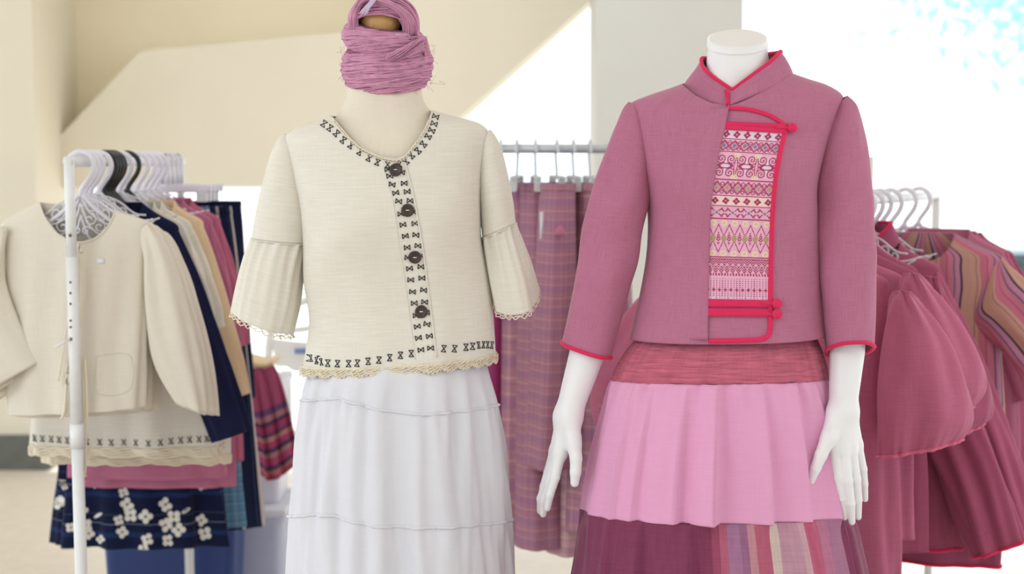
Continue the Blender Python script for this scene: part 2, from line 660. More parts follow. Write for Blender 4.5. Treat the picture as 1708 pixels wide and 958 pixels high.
M['bluestripe'] = fabric('navy_cream_stripe', (24, 32, 62), vary=0.06, ustripe=(0.06, [(0.0, (20, 30, 60)), (0.62, (196, 190, 184)), (0.78, (20, 30, 60)), (0.9, (60, 72, 100)), (0.94, (20, 30, 60))]))
B3 = (128, 60, 90)
M['bluepattern'] = fabric('pale_blue_batik', (96, 138, 170), vary=0.10, bump=0.3, slub=160.0,
                          ustripe=(0.03, [(0, (92, 134, 166)), (0.45, (132, 170, 194)), (0.6, (92, 134, 166)), (0.8, (70, 108, 146))]),
                          vstripe=(0.03, [(0, (92, 134, 166)), (0.45, (132, 170, 194)), (0.6, (70, 108, 146)), (0.8, (92, 134, 166))]))
M['indigo'] = fabric('indigo_cotton', (20, 30, 66), vary=0.12, h=1.0, slub=120.0,
                     vstripe=(0.12, [(0, (18, 26, 58)), (0.30, (28, 46, 88)), (0.42, (18, 26, 58)), (0.62, (120, 132, 160)), (0.635, (16, 24, 52)), (0.86, (90, 104, 140)), (0.87, (18, 26, 58))]))
M['petal'] = fabric('white_print', (226, 222, 214), vary=0.03)

# ------------------------------------------------------------------ the setting
YB = 7.93                                   # front of the stair flank


def wx(px, Y): return float(P(px, 400, Y)[0])
def wz(py, Y): return float(P(854, py, Y)[2])


def structure(name, mb, mat, bevel=0.0, label=None):
    o = mb.build(name, mat, smooth=False, bevel=bevel)
    o['kind'] = 'structure'
    return o


structure('floor', MB().box((0, 3.0, -0.05), (6.0, 5.8, 0.05)), M['floor'])
structure('ground', MB().box((0, 30, -0.16), (40, 50, 0.05)), M['ground'])
structure('ceiling', MB().box((0, 1.4, 3.5), (6.0, 6.9, 0.1)), M['ceiling'])  # unseen; carried on behind the camera to cut the front light
xc = wx(62, 7.5)
structure('wall_unseen_blocker', MB().box((2.2, -5.0, 1.7), (3.8, 0.1, 1.7)), M['pillar'])  # unseen wall added behind the camera to weaken the frontal light
structure('wall_left', MB().box((xc - 0.9, 7.95, 1.7), (0.9, 0.45, 1.7)), M['pillar'].copy() if False else M['wall'])
structure('baseboard_left', MB().box((xc - 0.9 + 0.02, 7.95, 0.085), (0.925, 0.475, 0.085)), M['plinth'], 0.004)
# the wall above the stair and the stair flank standing proud of it
zb = wz(313, YB)
up = [(985, 0), (1010, -24), (1090, -98), (1160, -162)]
xr = wx(985, YB)
slope = (wz(0, YB) - wz(195, YB)) / (wx(985, YB) - wx(770, YB))
x_b = wx(770, YB) - (wz(195, YB) - zb) / slope
x_t = wx(770, YB) + (3.4 - wz(195, YB)) / slope
structure('wall_back', MB().prism([(xc - 0.1, zb), (x_b, zb), (x_t, 3.4), (xc - 0.1, 3.4)], YB + 0.32, YB + 0.6), M['wall_warm'])
pl = [(x_b, zb), (wx(770, YB), wz(195, YB))]
xe, ze = wx(880, YB), wz(96, YB)
flank = [(xc, zb), (x_b, zb), (x_t, 3.4), (wx(690, YB), 3.4), (wx(645, YB), wz(46, YB)), (wx(585, YB), wz(53, YB)), (wx(240, YB), wz(85, YB)), (wx(105, YB), wz(226, YB)), (xc, wz(232, YB))]
structure('wall_stair', MB().prism(flank, YB, YB + 0.45), M['wall'])
structure('wall_pillar', MB().box(((wx(993, 7.4) + wx(1235, 7.4)) / 2, 7.4 + 0.3, 1.7), ((wx(1235, 7.4) - wx(993, 7.4)) / 2, 0.3, 1.7)), M['pillar'])

# ------------------------------------------------------------------ dress form on the left (cloth covered, wooden finial)
Y1 = 3.15


def foldsum(th, ks, seed, amp, drift=0.0, T=0.0):
    r = np.random.default_rng(seed)
    out = 0.0
    for k in ks:
        ph, a = r.uniform(0, 2 * PI), r.uniform(0.5, 1.0)
        out = out + a * np.sin(k * th + ph + drift * np.sin(T * 1.3 + ph))
    return out * amp / math.sqrt(len(ks))


def pleat(x):
    return np.tanh(1.6 * x)


def crease(th, xs, xc, half, amp):
    """folds falling sharply to the right of given picture positions on the front of a skirt"""
    d = 0.0
    for x, a, wdt in xs:
        tc_ = math.acos(max(-1, min(1, (x - xc) / half)))
        q = (tc_ - th) / (wdt / half)          # grows to the right
        d = d + a * amp * np.where(q < 0, np.exp(q * .9), -1.15 * np.exp(-np.abs(q) * 1.5) + np.exp(-q * 7) * 2.15)
    return d


blouse_rows = [
    (507, 609, 826, 589, .130, .11), (517, 535, 822, 520, .118, .10), (508, 470, 815, 455, .120, .10), (506, 400, 803, 395, .130, .10),
    (500, 345, 803, 335, .132, .10), (488, 300, 808, 290, .124, .095), (477, 258, 815, 248, .112, .09), (474, 232, 815, 222, .10, .08),
    (490, 216, 800, 206, .088, .072), (518, 204, 762, 195, .076, .066), (548, 193, 721, 184, .066, .06)]
BL = px_loft(blouse_rows, Y1, 2.3)
vneck = np.array([(540, 185), (549, 190), (557, 197), (566, 208), (585, 230), (603, 246), (635, 260), (660, 265), (672, 261), (680, 254), (694, 236), (707, 216), (716, 196), (719, 184), (722, 175)], float)


def keep_under(curve):
    def f(p):
        x, y = proj(p)
        lim = np.interp(x, curve[:, 0], curve[:, 1], left=-1e6, right=-1e6)
        return y >= lim
    return f


def blouse_disp(th, t, p):
    x, y = proj(p)
    s = np.maximum(np.sin(th), 0)
    hem = np.clip(1 - t / 4, 0, 1)
    d = foldsum(th, (5, 8, 11), 3, 0.0045) * hem
    for bx, by in ((588, 372), (752, 360)):
        d = d + 0.016 * np.exp(-(((x - bx) / 62) ** 2 + ((y - by) / 62) ** 2)) * s
    d = d + 0.003 * np.sin((x * 0.8 + y) / 22.0) * np.exp(-(((x - 545) / 55) ** 2 + ((y - 430) / 80) ** 2)) * s
    d = d + 0.003 * np.sin((x * -0.9 + y) / 20.0) * np.exp(-(((x - 785) / 45) ** 2 + ((y - 420) / 90) ** 2)) * s
    return d


blouse = empty('embroidered_blouse', P(667, 600, Y1), 'cream v-neck blouse with dark buttons and black hourglass stitching, on the yarn-wrapped form', 'blouse')
GB, uvB = BL.grid(110, 200, keep=keep_under(vneck), disp=blouse_disp)
grid_obj('bodice', GB, uvB, M['cream'], blouse)
SB = Surf(GB)
SB.fallback = Y1 - 0.12


def sleeve(rows, Y, parent, mat, name='sleeve', n=2.2, nr=40, nc=56, disp=None, t0=0.0, t1=None, solid=0.0015):
    lf = px_loft(rows, Y, n)
    g, uv = lf.grid(nr, nc, t0=t0, t1=t1, disp=disp)
    grid_obj(name, g, uv, mat, parent, solid)
    return lf, g


d6 = lambda *a: [r + (.052, .048) + (() if len(r) == 4 else ()) for r in a]
slL = [(388, 520, 486, 556, .06, .06, -.004), (396, 478, 498, 508, .062, .06), (408, 430, 506, 448, .058, .056), (419, 398, 513, 408, .053, .052), (428, 350, 519, 362, .056, .055), (440, 300, 516, 312, .055, .055),
       (452, 258, 508, 272, .05, .05), (464, 233, 502, 246, .038, .038), (474, 223, 494, 232, .02, .02)]
slR = [(822, 499, 900, 488, .058, .05, -.034), (812, 455, 888, 445, .058, .052, -.02), (806, 420, 873, 405, .052, .05, -.008), (804, 397, 861, 373, .05, .048), (800, 350, 856, 335, .052, .05), (796, 300, 846, 285, .052, .05),
       (796, 262, 836, 246, .047, .046), (799, 240, 826, 226, .036, .036), (804, 226, 818, 216, .02, .02)]


def flounce_disp(seed):
    def f(th, t, p):
        g = np.clip(t / 3.0, 0, 1)
        return foldsum(th, (9, 13, 17), seed, 0.0045) * (0.4 + 0.6 * g) + foldsum(th, (4, 6), seed + 1, 0.004) * (1 - g)
    return f


for rows, sd_ in ((slL, 11), (slR, 15)):
    lf, g1 = sleeve(rows, Y1 - 0.005, blouse, M['cream'], 'sleeve', t0=3.0)
    _, g2 = sleeve(rows, Y1 - 0.005, blouse, M['cream'], 'flounce', t0=0.0, t1=3.02, disp=flounce_disp(sd_), nr=36, nc=90)
    # seam ridge and lace edge of the flounce
    th = np.linspace(0, 2 * PI, 80, endpoint=False)
    p, o = lf.at(th, np.full(80, 3.0))
    MB().tube(p + o * 0.0012, 0.0013, 5, True).build('seam', M['cream'], blouse)
    mb = MB()
    edge = g2[0, :-1]
    for k in range(2):
        q = edge + np.array([0, 0, -0.003 - 0.004 * k]) + rng.normal(0, 0.0012, edge.shape)
        q[:, 2] += 0.0025 * np.sin(np.arange(len(q)) * 1.6 + k * 1.5)
        mb.tube(q, 0.0013, 5, True)
    mb.build('lace_trim', M['lace'], blouse)

# crochet lace along the hem
th = np.linspace(-PI / 2, 3 * PI / 2, 361)
hem_c = catmull(GB[0], np.linspace(0, GB.shape[1] - 1, 361))
nxt = GB[2] - GB[0]
dn = -catmull(nxt / np.linalg.norm(nxt, axis=1, keepdims=True), np.linspace(0, GB.shape[1] - 1, 361))
outw = hem_c - hem_c[:-1].mean(0)
outw[:, 2] = 0
outw /= np.linalg.norm(outw, axis=1, keepdims=True)
nsc = 30
rowsl = []
NV = 14
for j in range(NV + 1):
    f = j / NV
    sc = 0.013 + 0.006 * np.abs(np.sin(np.linspace(0, nsc * PI, 361)))
    wob = rng.normal(0, 0.0006, 361) + 0.0014 * np.sin(np.linspace(0, nsc * 2 * PI, 361) + f * 3) * f
    rowsl.append(hem_c + dn * (sc * f)[:, None] + outw * (0.0015 + wob)[:, None] + np.array([0, 0, 0.004]))
LG = np.array(rowsl)[::-1]
arc = np.linspace(0, 1.0, 361)
uvl = np.stack(np.broadcast_arrays(arc[None, :], (np.linspace(1, 0, NV + 1) * 0.03)[:, None]), -1)
grid_obj('lace_trim', LG, uvl, M['lace'], blouse, 0.0015)
mb = MB()
for f0, ph in ((0.35, 0), (0.62, 1.2), (0.86, 2.4)):
    q = []
    u = np.linspace(0, 1, 900)
    pos = u * 360
    a = catmull(hem_c, pos)
    dd = catmull(dn, pos)
    oo = catmull(outw, pos)
    sc = 0.013 + 0.006 * np.abs(np.sin(u * nsc * PI))
    fv = f0 + 0.10 * np.sin(u * nsc * 6 * PI + ph)
    mb.tube(a + dd * (sc * fv)[:, None] + oo * 0.0035 + np.array([0, 0, 0.004]), 0.0012, 4)
u = np.linspace(0, 1, 1400)
a, dd, oo = catmull(hem_c, u * 360), catmull(dn, u * 360), catmull(outw, u * 360)
sc = 0.013 + 0.006 * np.abs(np.sin(u * nsc * PI)) + 0.0022 * np.sin(u * nsc * 10 * PI)
mb.tube(a + dd * sc[:, None] + oo * 0.002 + np.array([0, 0, 0.004]), 0.0016, 4)
mb.build('lace_scallops', M['lace'], blouse)

# picot edge of the neckline
mb = MB()
npts = resample(vneck[2:-2], 3.0)
q, nn = [], []
for i, (x, y) in enumerate(npts):
    h_, n_ = SB.hit(x + (0.6 if i % 2 else -0.6), y + 3 + (1.6 if i % 2 else -1.2), 0.0016)
    q.append(h_); nn.append(n_)
mb.tube(q, 0.0016, 5)
q2 = [SB.hit(x, y + 6.5, 0.001)[0] for x, y in npts]
mb.tube(q2, 0.0009, 5)
mb.build('neck_lace', M['lace'], blouse)


def motif(mb, S, x, y, ang, a=6.0, b=4.6, r=0.00085, off=0.0009):
    """one hourglass stitch; ang = direction of its long axis in the picture"""
    ca, sa = math.cos(ang), math.sin(ang)
    pts = []
    for u, v in ((-a, -b), (a, b), (a, -b), (-a, b), (-a, -b)):
        pts.append(S.hit(x + u * ca - v * sa, y + u * sa + v * ca, off)[0])
    for p_, q_ in zip(pts[:-1], pts[1:]):
        mb.tube([p_, q_], r, 5)


mb = MB()
neckm = [(542, 204), (552, 211), (563, 220), (574, 231), (587, 240), (602, 251), (617, 261), (631, 268), (648, 272), (665, 272), (676, 267), (685, 257), (696, 249), (705, 238), (713, 225), (719, 215), (723, 204), (725.5, 192)]
for i, (x, y) in enumerate(neckm):
    a, b = neckm[max(i - 1, 0)], neckm[min(i + 1, len(neckm) - 1)]
    an = math.atan2(b[1] - a[1], b[0] - a[0]) + PI / 2 + random.uniform(-.1, .1)
    motif(mb, SB, x + (-1.5 if i < 9 else 1.0), y + 3.0, an, 5.0, 4.0)
mb.build('neck_embroidery', M['thread'], blouse)['kind'] = 'stuff'
mb = MB()
lc = [(647, 283), (650, 294), (654, 308), (660, 322), (665, 336), (668.5, 357), (672, 375), (676, 394), (679, 413), (680, 430), (683, 448), (685, 467), (688, 487), (691, 506), (694, 527), (696, 545), (698, 564), (702, 584)]
rc = [(670, 288), (674, 306), (679, 320), (684, 335), (690, 354), (692, 373), (693.5, 392), (697, 410), (702, 427), (702, 445), (703.5, 464), (706.5, 484), (708, 504), (711, 522), (712, 541), (716, 561), (718, 581)]
for x, y in lc + rc:
    motif(mb, SB, x, y, random.uniform(-.2, .2), 4.8, 4.0)
mb.build('placket_embroidery', M['thread'], blouse)['kind'] = 'stuff'
mb = MB()
hm = [(509, 597), (519, 598), (528, 602), (536, 604), (547, 606), (563, 607), (581.6, 607), (596, 606), (614, 603), (632, 601), (650, 597), (668, 593), (686, 590), (740, 582), (758, 582), (777, 579.5), (788, 578), (798, 576), (806, 575.5), (813, 575.5), (820, 576)]
for x, y in hm:
    motif(mb, SB, x, y, PI / 2 + random.uniform(-.15, .15), 5.4, 4.0 if 540 < x < 795 else 2.4)
mb.build('hem_embroidery', M['thread'], blouse)['kind'] = 'stuff'
# placket edge, stitch lines
pk = [(676, 272), (690, 330), (702, 395), (711, 460), (720, 530), (728, 596)]
q, nn = SB.line(pk, 0.0012, 5)
MB().tube(q, 0.0019, 6, nrm=nn, flat=0.6).build('placket_edge', M['cream'], blouse)
pk2 = [(640, 280), (655, 335), (664, 395), (674, 460), (684, 530), (693, 600)]
q, nn = SB.line(pk2, 0.0004, 5)
MB().tube(q, 0.0010, 5, nrm=nn, flat=0.6).build('placket_seam', M['cream'], blouse)
for x, y in ((660, 284), (680, 351), (692, 429), (703, 520)):
    h_, n_ = SB.hit(x, y, 0.0008)
    b = MB().lathe(h_, [(0.004, 0), (0.0118, 0.0), (0.0128, 0.0014), (0.0122, 0.0034), (0.0095, 0.0036), (0.0085, 0.0026), (0.0005, 0.0026)], 28, n_).build('button', M['button'], blouse)
    mb = MB()
    rt = np.cross(n_, [0, 0, 1.0]); rt /= np.linalg.norm(rt)
    mb.tube([h_ + n_ * 0.0032 - rt * 0.0032, h_ + n_ * 0.0042, h_ + n_ * 0.0032 + rt * 0.0032], 0.0010, 5)
    mb.build('button_thread', M['cord'], b)

# the form itself
form = empty('dress_form', (float(P(660, 600, Y1)[0]), Y1, 0), 'cream cloth-covered headless dress form with a turned wooden neck finial, wearing the cream blouse', 'mannequin')
fr = [(540, 900, 800, 895, .10, .12), (530, 760, 806, 750, .12, .13), (530, 660, 806, 650, .12, .12), (548, 560, 795, 550, .095, .085), (528, 470, 796, 460, .10, .09), (522, 400, 788, 395, .117, .09),
      (516, 345, 788, 335, .120, .09), (508, 300, 790, 290, .113, .085), (500, 262, 792, 250, .102, .08), (520, 236, 775, 226, .090, .072),
      (545, 214, 740, 206, .079, .066), (562, 194, 719, 186, .070, .062), (574, 172, 707, 167, .064, .060), (580, 145, 703, 142, .062, .06), (582, 100, 701, 97, .062, .06), (584, 62, 699, 60, .06, .06)]
FL = px_loft(fr, Y1, 2.15)
g, uv = FL.grid(110, 96)
vv, ff = g.reshape(-1, 3), gridfaces(*g.shape[:2]).tolist()
C_ = g.shape[1]
ff.append([(g.shape[0] - 1) * C_ + i for i in range(C_ - 1)][::-1])
ff.append([i for i in range(C_ - 1)])
mesh('torso', vv, ff, M['form'], form, uv=uv.reshape(-1, 2))
fx, fz_ = float(P(634, 58, Y1)[0]), float(P(634, 58, Y1)[2])
MB().lathe((fx, Y1, fz_), [(0.058, 0), (0.058, 0.004), (0.034, 0.006), (0.037, 0.012), (0.041, 0.022), (0.042, 0.032), (0.039, 0.042), (0.030, 0.050), (0.014, 0.055)], 40, (0.06, -0.14, 1)).build('finial', M['wood'], form)
MB().lathe((form.location[0], Y1, 0), [(0.17, 0), (0.17, 0.012), (0.16, 0.02), (0.03, 0.03), (0.016, 0.04), (0.016, 0.9)], 40).build('stand', M['wood'], form)


def strand_ring(mb, cx, cy, hw, hh, thick, n, tilt, seed, r=0.0013, dep=0.86, twist=0.5, wob=0.0016, fdrop=0.016):
    """n yarn strands wound once round a hidden core: centre cx,cy and half sizes in picture points"""
    rr = np.random.default_rng(seed)
    s = FPX / Y1
    C = P(cx, cy, Y1)
    A = hw / s
    th = np.linspace(0, 2 * PI, 72, endpoint=False)
    for i in range(n):
        ph = rr.uniform(-1.25, 1.25)
        q = rr.uniform(0.8, 1.0)
        k = rr.integers(1, 4)
        ang = ph + twist * np.sin(th * 0.5 * 2 + 0.8) * rr.uniform(0.5, 1.0) + 0.10 * np.sin(k * th + rr.uniform(0, 6))
        rad = A - thick + thick * q * np.cos(ang) + rr.normal(0, 0.0004) + wob * np.sin(3 * th + rr.uniform(0, 6)) * 0.5
        z = hh / s * np.sin(ang) * q
        x = rad * np.cos(th)
        y = -rad * dep * np.sin(th)
        z = z + tilt * x - fdrop * np.sin(th) + 0.0014 * np.sin(5 * th + rr.uniform(0, 6))
        mb.tube(C + np.stack([x, y, z], 1), r * rr.choice([.7, .9, 1.1, 1.6, 2.0]), 5, True)


def ring_core(mb, cx, cy, hw, hh, thick, tilt, dep=0.86):
    s = FPX / Y1
    C = P(cx, cy, Y1)
    th = np.linspace(0, 2 * PI, 64, endpoint=False)
    ph = np.linspace(0, 2 * PI, 20, endpoint=False)
    V, F = [], []
    for t in th:
        for a in ph:
            rad = hw / s - thick + thick * 0.86 * math.cos(a)
            x = rad * math.cos(t)
            V.append(C + np.array([x, -rad * dep * math.sin(t), hh / s * 0.88 * math.sin(a) + tilt * x - 0.016 * math.sin(t)]))
    for i in range(64):
        for j in range(20):
            F.append((i * 20 + j, ((i + 1) % 64) * 20 + j, ((i + 1) % 64) * 20 + (j + 1) % 20, i * 20 + (j + 1) % 20))
    mb.add(V, F)


hank = empty('yarn_wrap', P(646, 160, Y1), 'thick mauve yarn hank coiled around the neck of the form, below the wooden finial', 'yarn')
mb = MB()
ring_core(mb, 646, 112, 73, 36, 0.034, 0.03)
ring_core(mb, 640, 63, 65, 27, 0.026, -0.14)
ring_core(mb, 643, 90, 68, 16, 0.028, -0.05)
mb.build('core', M['yarn_core'], hank)
mb = MB()
strand_ring(mb, 646, 111, 76, 38, 0.036, 210, 0.03, 5, twist=0.25)
mb.build('lower_coil', M['yarn'], hank)
mb = MB()
strand_ring(mb, 640, 66, 69, 24, 0.028, 140, -0.14, 8, twist=1.1)
mb.build('upper_coil', M['yarn'], hank)
mb = MB()                                     # the tucked twist at the right
for i in range(46):
    a = rng.uniform(0, 2 * PI); rr_ = 10 * math.sqrt(rng.uniform(0, 1))
    pts = []
    for f in np.linspace(0, 1, 16):
        ang = a + f * 3.2
        x = np.interp(f, [0, .3, .6, 1], [648, 682, 708, 716]) + rr_ * 0.5 * math.cos(ang)
        y = np.interp(f, [0, .3, .6, 1], [97, 84, 72, 104]) + rr_ * math.sin(ang) * (0.6 + 0.6 * math.sin(f * PI))
        dpt = np.interp(f, [0, .3, .6, 1], [-0.082, -0.074, -0.045, -0.01]) + rr_ / 825 * math.cos(ang) * 0.8
        pts.append(P(x, y, Y1 + dpt))
    mb.tube(pts, 0.0012 * rng.uniform(.8, 1.3), 4)
mb.build('twist', M['yarn'], hank)
mb = MB()                                     # stray fibres
for i in range(70):
    t0_ = rng.uniform(0, PI); y0_ = rng.uniform(60, 150)
    x0_ = 645 + 76 * math.cos(t0_)
    Yd = Y1 - 0.088 * math.sin(t0_)
    pts = [P(x0_ + k * rng.normal(0, 5) * 0.6, y0_ + k * rng.normal(0, 3), Yd - 0.002 - 0.002 * k * rng.uniform(0, 1)) for k in range(4)]
    mb.tube(resample(np.array(pts), 0.004), 0.00035, 3)
mb.build('stray_fibres', M['yarn'], hank)['kind'] = 'stuff'

cap = empty('yarn_loop', P(640, 50, Y1), 'mauve yarn loop draped like a cap over the top of the wooden finial', 'yarn')
mb = MB()
s1 = FPX / Y1
CC = P(640, 48, Y1)


def cap_pt(f, lam, k=1.0):
    """f 0..1 left to right, lam -1 (front) .. 1 (back)"""
    ph = f * PI
    la = lam * (1.15 if lam < 0 else 1.48)
    x = -57 / s1 * math.cos(ph) * (0.55 + 0.45 * math.cos(la) ** 0.5) * k
    z = 58 / s1 * (math.sin(ph) ** 0.7) * (0.12 + 0.88 * math.cos(la)) * k - (12 / s1) * f * (1 if lam < 0 else 0.3)
    y = 0.068 * math.sin(la) * (0.35 + 0.65 * math.sin(ph) ** 0.6) * k
    return CC + np.array([x, y, z])


V, F = [], []
for i in range(25):
    for j in range(25):
        V.append(cap_pt(i / 24, j / 12 - 1, 0.95))
for i in range(24):
    for j in range(24):
        F.append((i * 25 + j, i * 25 + j + 1, (i + 1) * 25 + j + 1, (i + 1) * 25 + j))
mesh('core', V, F, M['yarn_core'], cap, solid=0.004)
for i in range(210):
    l0 = rng.uniform(-1.02, 1.0)
    dl = rng.normal(0.05, 0.10)
    k = rng.uniform(0.95, 1.03) if i % 3 else rng.uniform(0.72, 0.95)
    if k < .95: l0 = rng.uniform(-.45, .9)
    pts = [cap_pt(f, max(-1.05, min(1.0, l0 + dl * math.sin(f * 5 + i) + 0.22 * (f - 0.5))), k) for f in np.linspace(-0.03, 1.03, 30)]
    mb.tube(pts, 0.0013 * rng.uniform(.8, 1.35), 4)
for i in range(120):
    a = rng.uniform(0, 2 * PI); q = 13 * math.sqrt(rng.uniform(0, 1))
    dx, dy = q * math.cos(a), q * math.sin(a)
    if i % 3:
        ctl = [(618, 2, -.050), (646, 10, -.060), (668, 22, -.058), (682, 40, -.046), (684, 62, -.03)]
    else:
        ctl = [(632, -4, -.045), (604, 6, -.054), (592, 24, -.05), (590, 44, -.04), (596, 62, -.03)]
        dx *= .7
    pts = [P(x + dx * (.5 + .5 * k / 4), y + dy * (1 - .1 * k), Y1 + d_ + .010 * math.sin(a)) for k, (x, y, d_) in enumerate(ctl)]
    mb.tube(resample(np.array(pts), .006), 0.0013 * rng.uniform(.8, 1.3), 4)
mb.build('strands', M['yarn'], cap)
mb = MB()                                     # small lilac tie
for i in range(5):
    pts = [P(622 + i * 2, -4, Y1 - .064), P(614 + i * 2, 6, Y1 - .072), P(606 + i * 2.2, 15, Y1 - .073), P(600 + i * 3, 23 + (i % 2) * 2, Y1 - .07)]
    mb.tube(resample(np.array(pts), 0.003), 0.0016, 5)
mb.build('tie', M['lilac'], cap)

# white tiered skirt
wr = [(440, 1330, 892, 1330, .27, .26), (460, 1130, 876, 1130, .25, .24), (480, 958, 858, 955, .215, .20, .01), (484, 862, 850, 858, .195, .19, .012), (489, 801, 846, 795, .185, .18, .012), (495, 738, 839, 730, .17, .17, .012),
      (503, 672, 828, 668, .155, .155, .012), (512, 630, 816, 622, .14, .14, .01), (524, 585, 806, 575, .118, .118, .005), (530, 560, 800, 550, .11, .108)]
WL = px_loft(wr, Y1, 2.1)


SEAM1 = np.array([(503, 668), (530, 668), (564, 665), (592, 673), (626, 683), (665, 689), (708, 692), (745, 689), (775, 686), (805, 682), (826, 676)], float)
SEAM2 = np.array([(486, 862), (515, 860), (547, 860), (580, 869), (618, 876), (660, 881), (704, 882), (745, 880), (783, 878), (820, 875), (849, 868)], float)


def wskirt_disp(th, t, p):
    x_, y = proj(p)
    ya = np.interp(x_, SEAM1[:, 0], SEAM1[:, 1])
    yb = np.interp(x_, SEAM2[:, 0], SEAM2[:, 1])
    d = 0.0
    s1_ = np.clip((y - 590) / 80, 0, 1)
    d = pleat(foldsum(th, (8, 13, 21), 21, 1.0, 0.5, t)) * 0.006 * s1_
    g1 = np.exp(-np.clip(y - ya, 0, None) / 70) * (y > ya)
    g2 = np.exp(-np.clip(y - yb, 0, None) / 70) * (y > yb)
    d = d + foldsum(th, (28, 37, 45), 23, 0.0032) * g1 + foldsum(th, (30, 41, 51), 25, 0.0032) * g2
    d = d + pleat(foldsum(th, (9, 15, 24), 27, 1.0, 0.5, t)) * 0.0062 * (y > ya) * np.clip((y - ya) / 60, 0, 1)
    d = d + pleat(foldsum(th, (11, 18, 27), 29, 1.0, 0.5, t)) * 0.0062 * (y > yb) * np.clip((y - yb) / 60, 0, 1)
    return d


wsk = empty('white_skirt', (float(P(667, 600, Y1)[0]), Y1, float(WL.at(np.array([0.0]), np.array([0.0]))[0][0][2])), 'long white muslin tiered skirt with raised seams, hanging below the cream blouse', 'skirt')


def seam_t(curve):
    def f(th):
        tt = np.linspace(0, WL.N - 1, 900)
        TH, TT = np.meshgrid(th, tt)
        p, _ = WL.at(TH, TT)
        x, y = proj(p)
        d = y - np.interp(x, curve[:, 0], curve[:, 1])
        return tt[np.argmin(np.abs(d), axis=0)]
    ths = np.linspace(-PI / 2, 3 * PI / 2, 721)
    v = f(ths)
    k = np.hanning(13); k /= k.sum()
    vs = np.convolve(np.concatenate([v[-7:-1], v, v[1:7]]), k, 'valid')
    return lambda th: np.interp(th, ths, vs)


T1, T2 = seam_t(SEAM1), seam_t(SEAM2)
for a, b in ((None, T2), (T2, T1), (T1, None)):
    g, uv = WL.grid(60, 260, disp=wskirt_disp, t0f=a, t1f=b)
    grid_obj('tier', g, uv, M['white'], wsk, 0.0008)
    if a is not None:
        MB().tube(g[0, :-1] + rng.normal(0, 0.0004, (260, 3)), 0.0032, 6, True).build('seam', M['white'], wsk)

# ------------------------------------------------------------------ white mannequin on the right
Y2 = 3.10
man = empty('mannequin', (float(P(1225, 600, Y2)[0]), Y2, 0), 'glossy white headless mannequin with long hands, wearing the rose jacket and tiered pink skirt', 'mannequin')
mr = [(1110, 900, 1345, 895, .11, .12), (1100, 760, 1355, 755, .12, .13), (1100, 650, 1352, 645, .12, .12), (1115, 540, 1335, 535, .10, .09), (1105, 430, 1345, 425, .10, .09), (1098, 330, 1345, 320, .113, .09),
      (1085, 270, 1352, 260, .108, .085), (1075, 215, 1372, 205, .092, .08), (1090, 185, 1368, 172, .076, .066), (1130, 168, 1330, 150, .062, .056), (1165, 150, 1297, 136, .058, .055),
      (1177, 125, 1285, 115, .06, .056), (1179, 100, 1281, 93, .058, .055, -.01), (1181, 82, 1280, 76, .057, .055, -.02), (1181, 79.5, 1280, 73.5, .058, .056, -.021), (1179, 78, 1281.5, 72, .0595, .0575, -.0215), (1180, 67, 1279, 62.5, .0585, .0565, -.0225)]
ML = px_loft(mr, Y2, 2.1)
g, uv = ML.grid(150, 90)
top = g[-1, :-1]
cen = top.mean(0)
extra = [cen + (top - cen) * k + np.array([0, -0.02, 1.0]) * hh for k, hh in ((0.93, 0.0018), (0.8, 0.0026), (0.5, 0.003), (0.0005, 0.003))]
extra = np.array([np.vstack([e, e[:1]]) for e in extra])
g2 = np.concatenate([g, extra])
mesh('torso', g2.reshape(-1, 3), gridfaces(*g2.shape[:2]), M['plastic'], man)
MB().lathe((man.location[0], Y2, 0), [(0.19, 0), (0.19, 0.008), (0.17, 0.016), (0.03, 0.02), (0.016, 0.03), (0.016, 0.9)], 40).build('stand', M['greymetal'], man)


def limb(points, prims):
    """prims: palm list and finger lists of (a, b, ra, rb) with points as (px, py, dY)"""
    W = lambda q: P(q[0], q[1], Y2 + q[2])
    palm, fingers = prims

    def fn(X):
        d = None
        for a, b, ra, rb in palm[3:]:
            c = capsule(X, W(a), W(b), ra, rb)
            d = c if d is None else smin(d, c, 0.011)
        arm_ = None
        for a, b, ra, rb in palm[:3]:
            c = capsule(X, W(a), W(b), ra, rb)
            arm_ = c if arm_ is None else np.minimum(arm_, c)
        d = smin(d, arm_, 0.020)
        out = d
        for fch in fingers:
            e = None
            for a, b, ra, rb in fch:
                c = capsule(X, W(a), W(b), ra, rb)
                e = c if e is None else smin(e, c, 0.003)
            out = np.minimum(out, smin(d, e, 0.007))
        return out
    allp = np.array([W(q) for pr in palm + [x for f_ in fingers for x in f_] for q in pr[:2]])
    return surface_nets(fn, allp.min(0) - 0.05, allp.max(0) + 0.05, 0.0021)


def chain(pts, rs):
    return [(pts[i], pts[i + 1], rs[i], rs[i + 1]) for i in range(len(pts) - 1)]


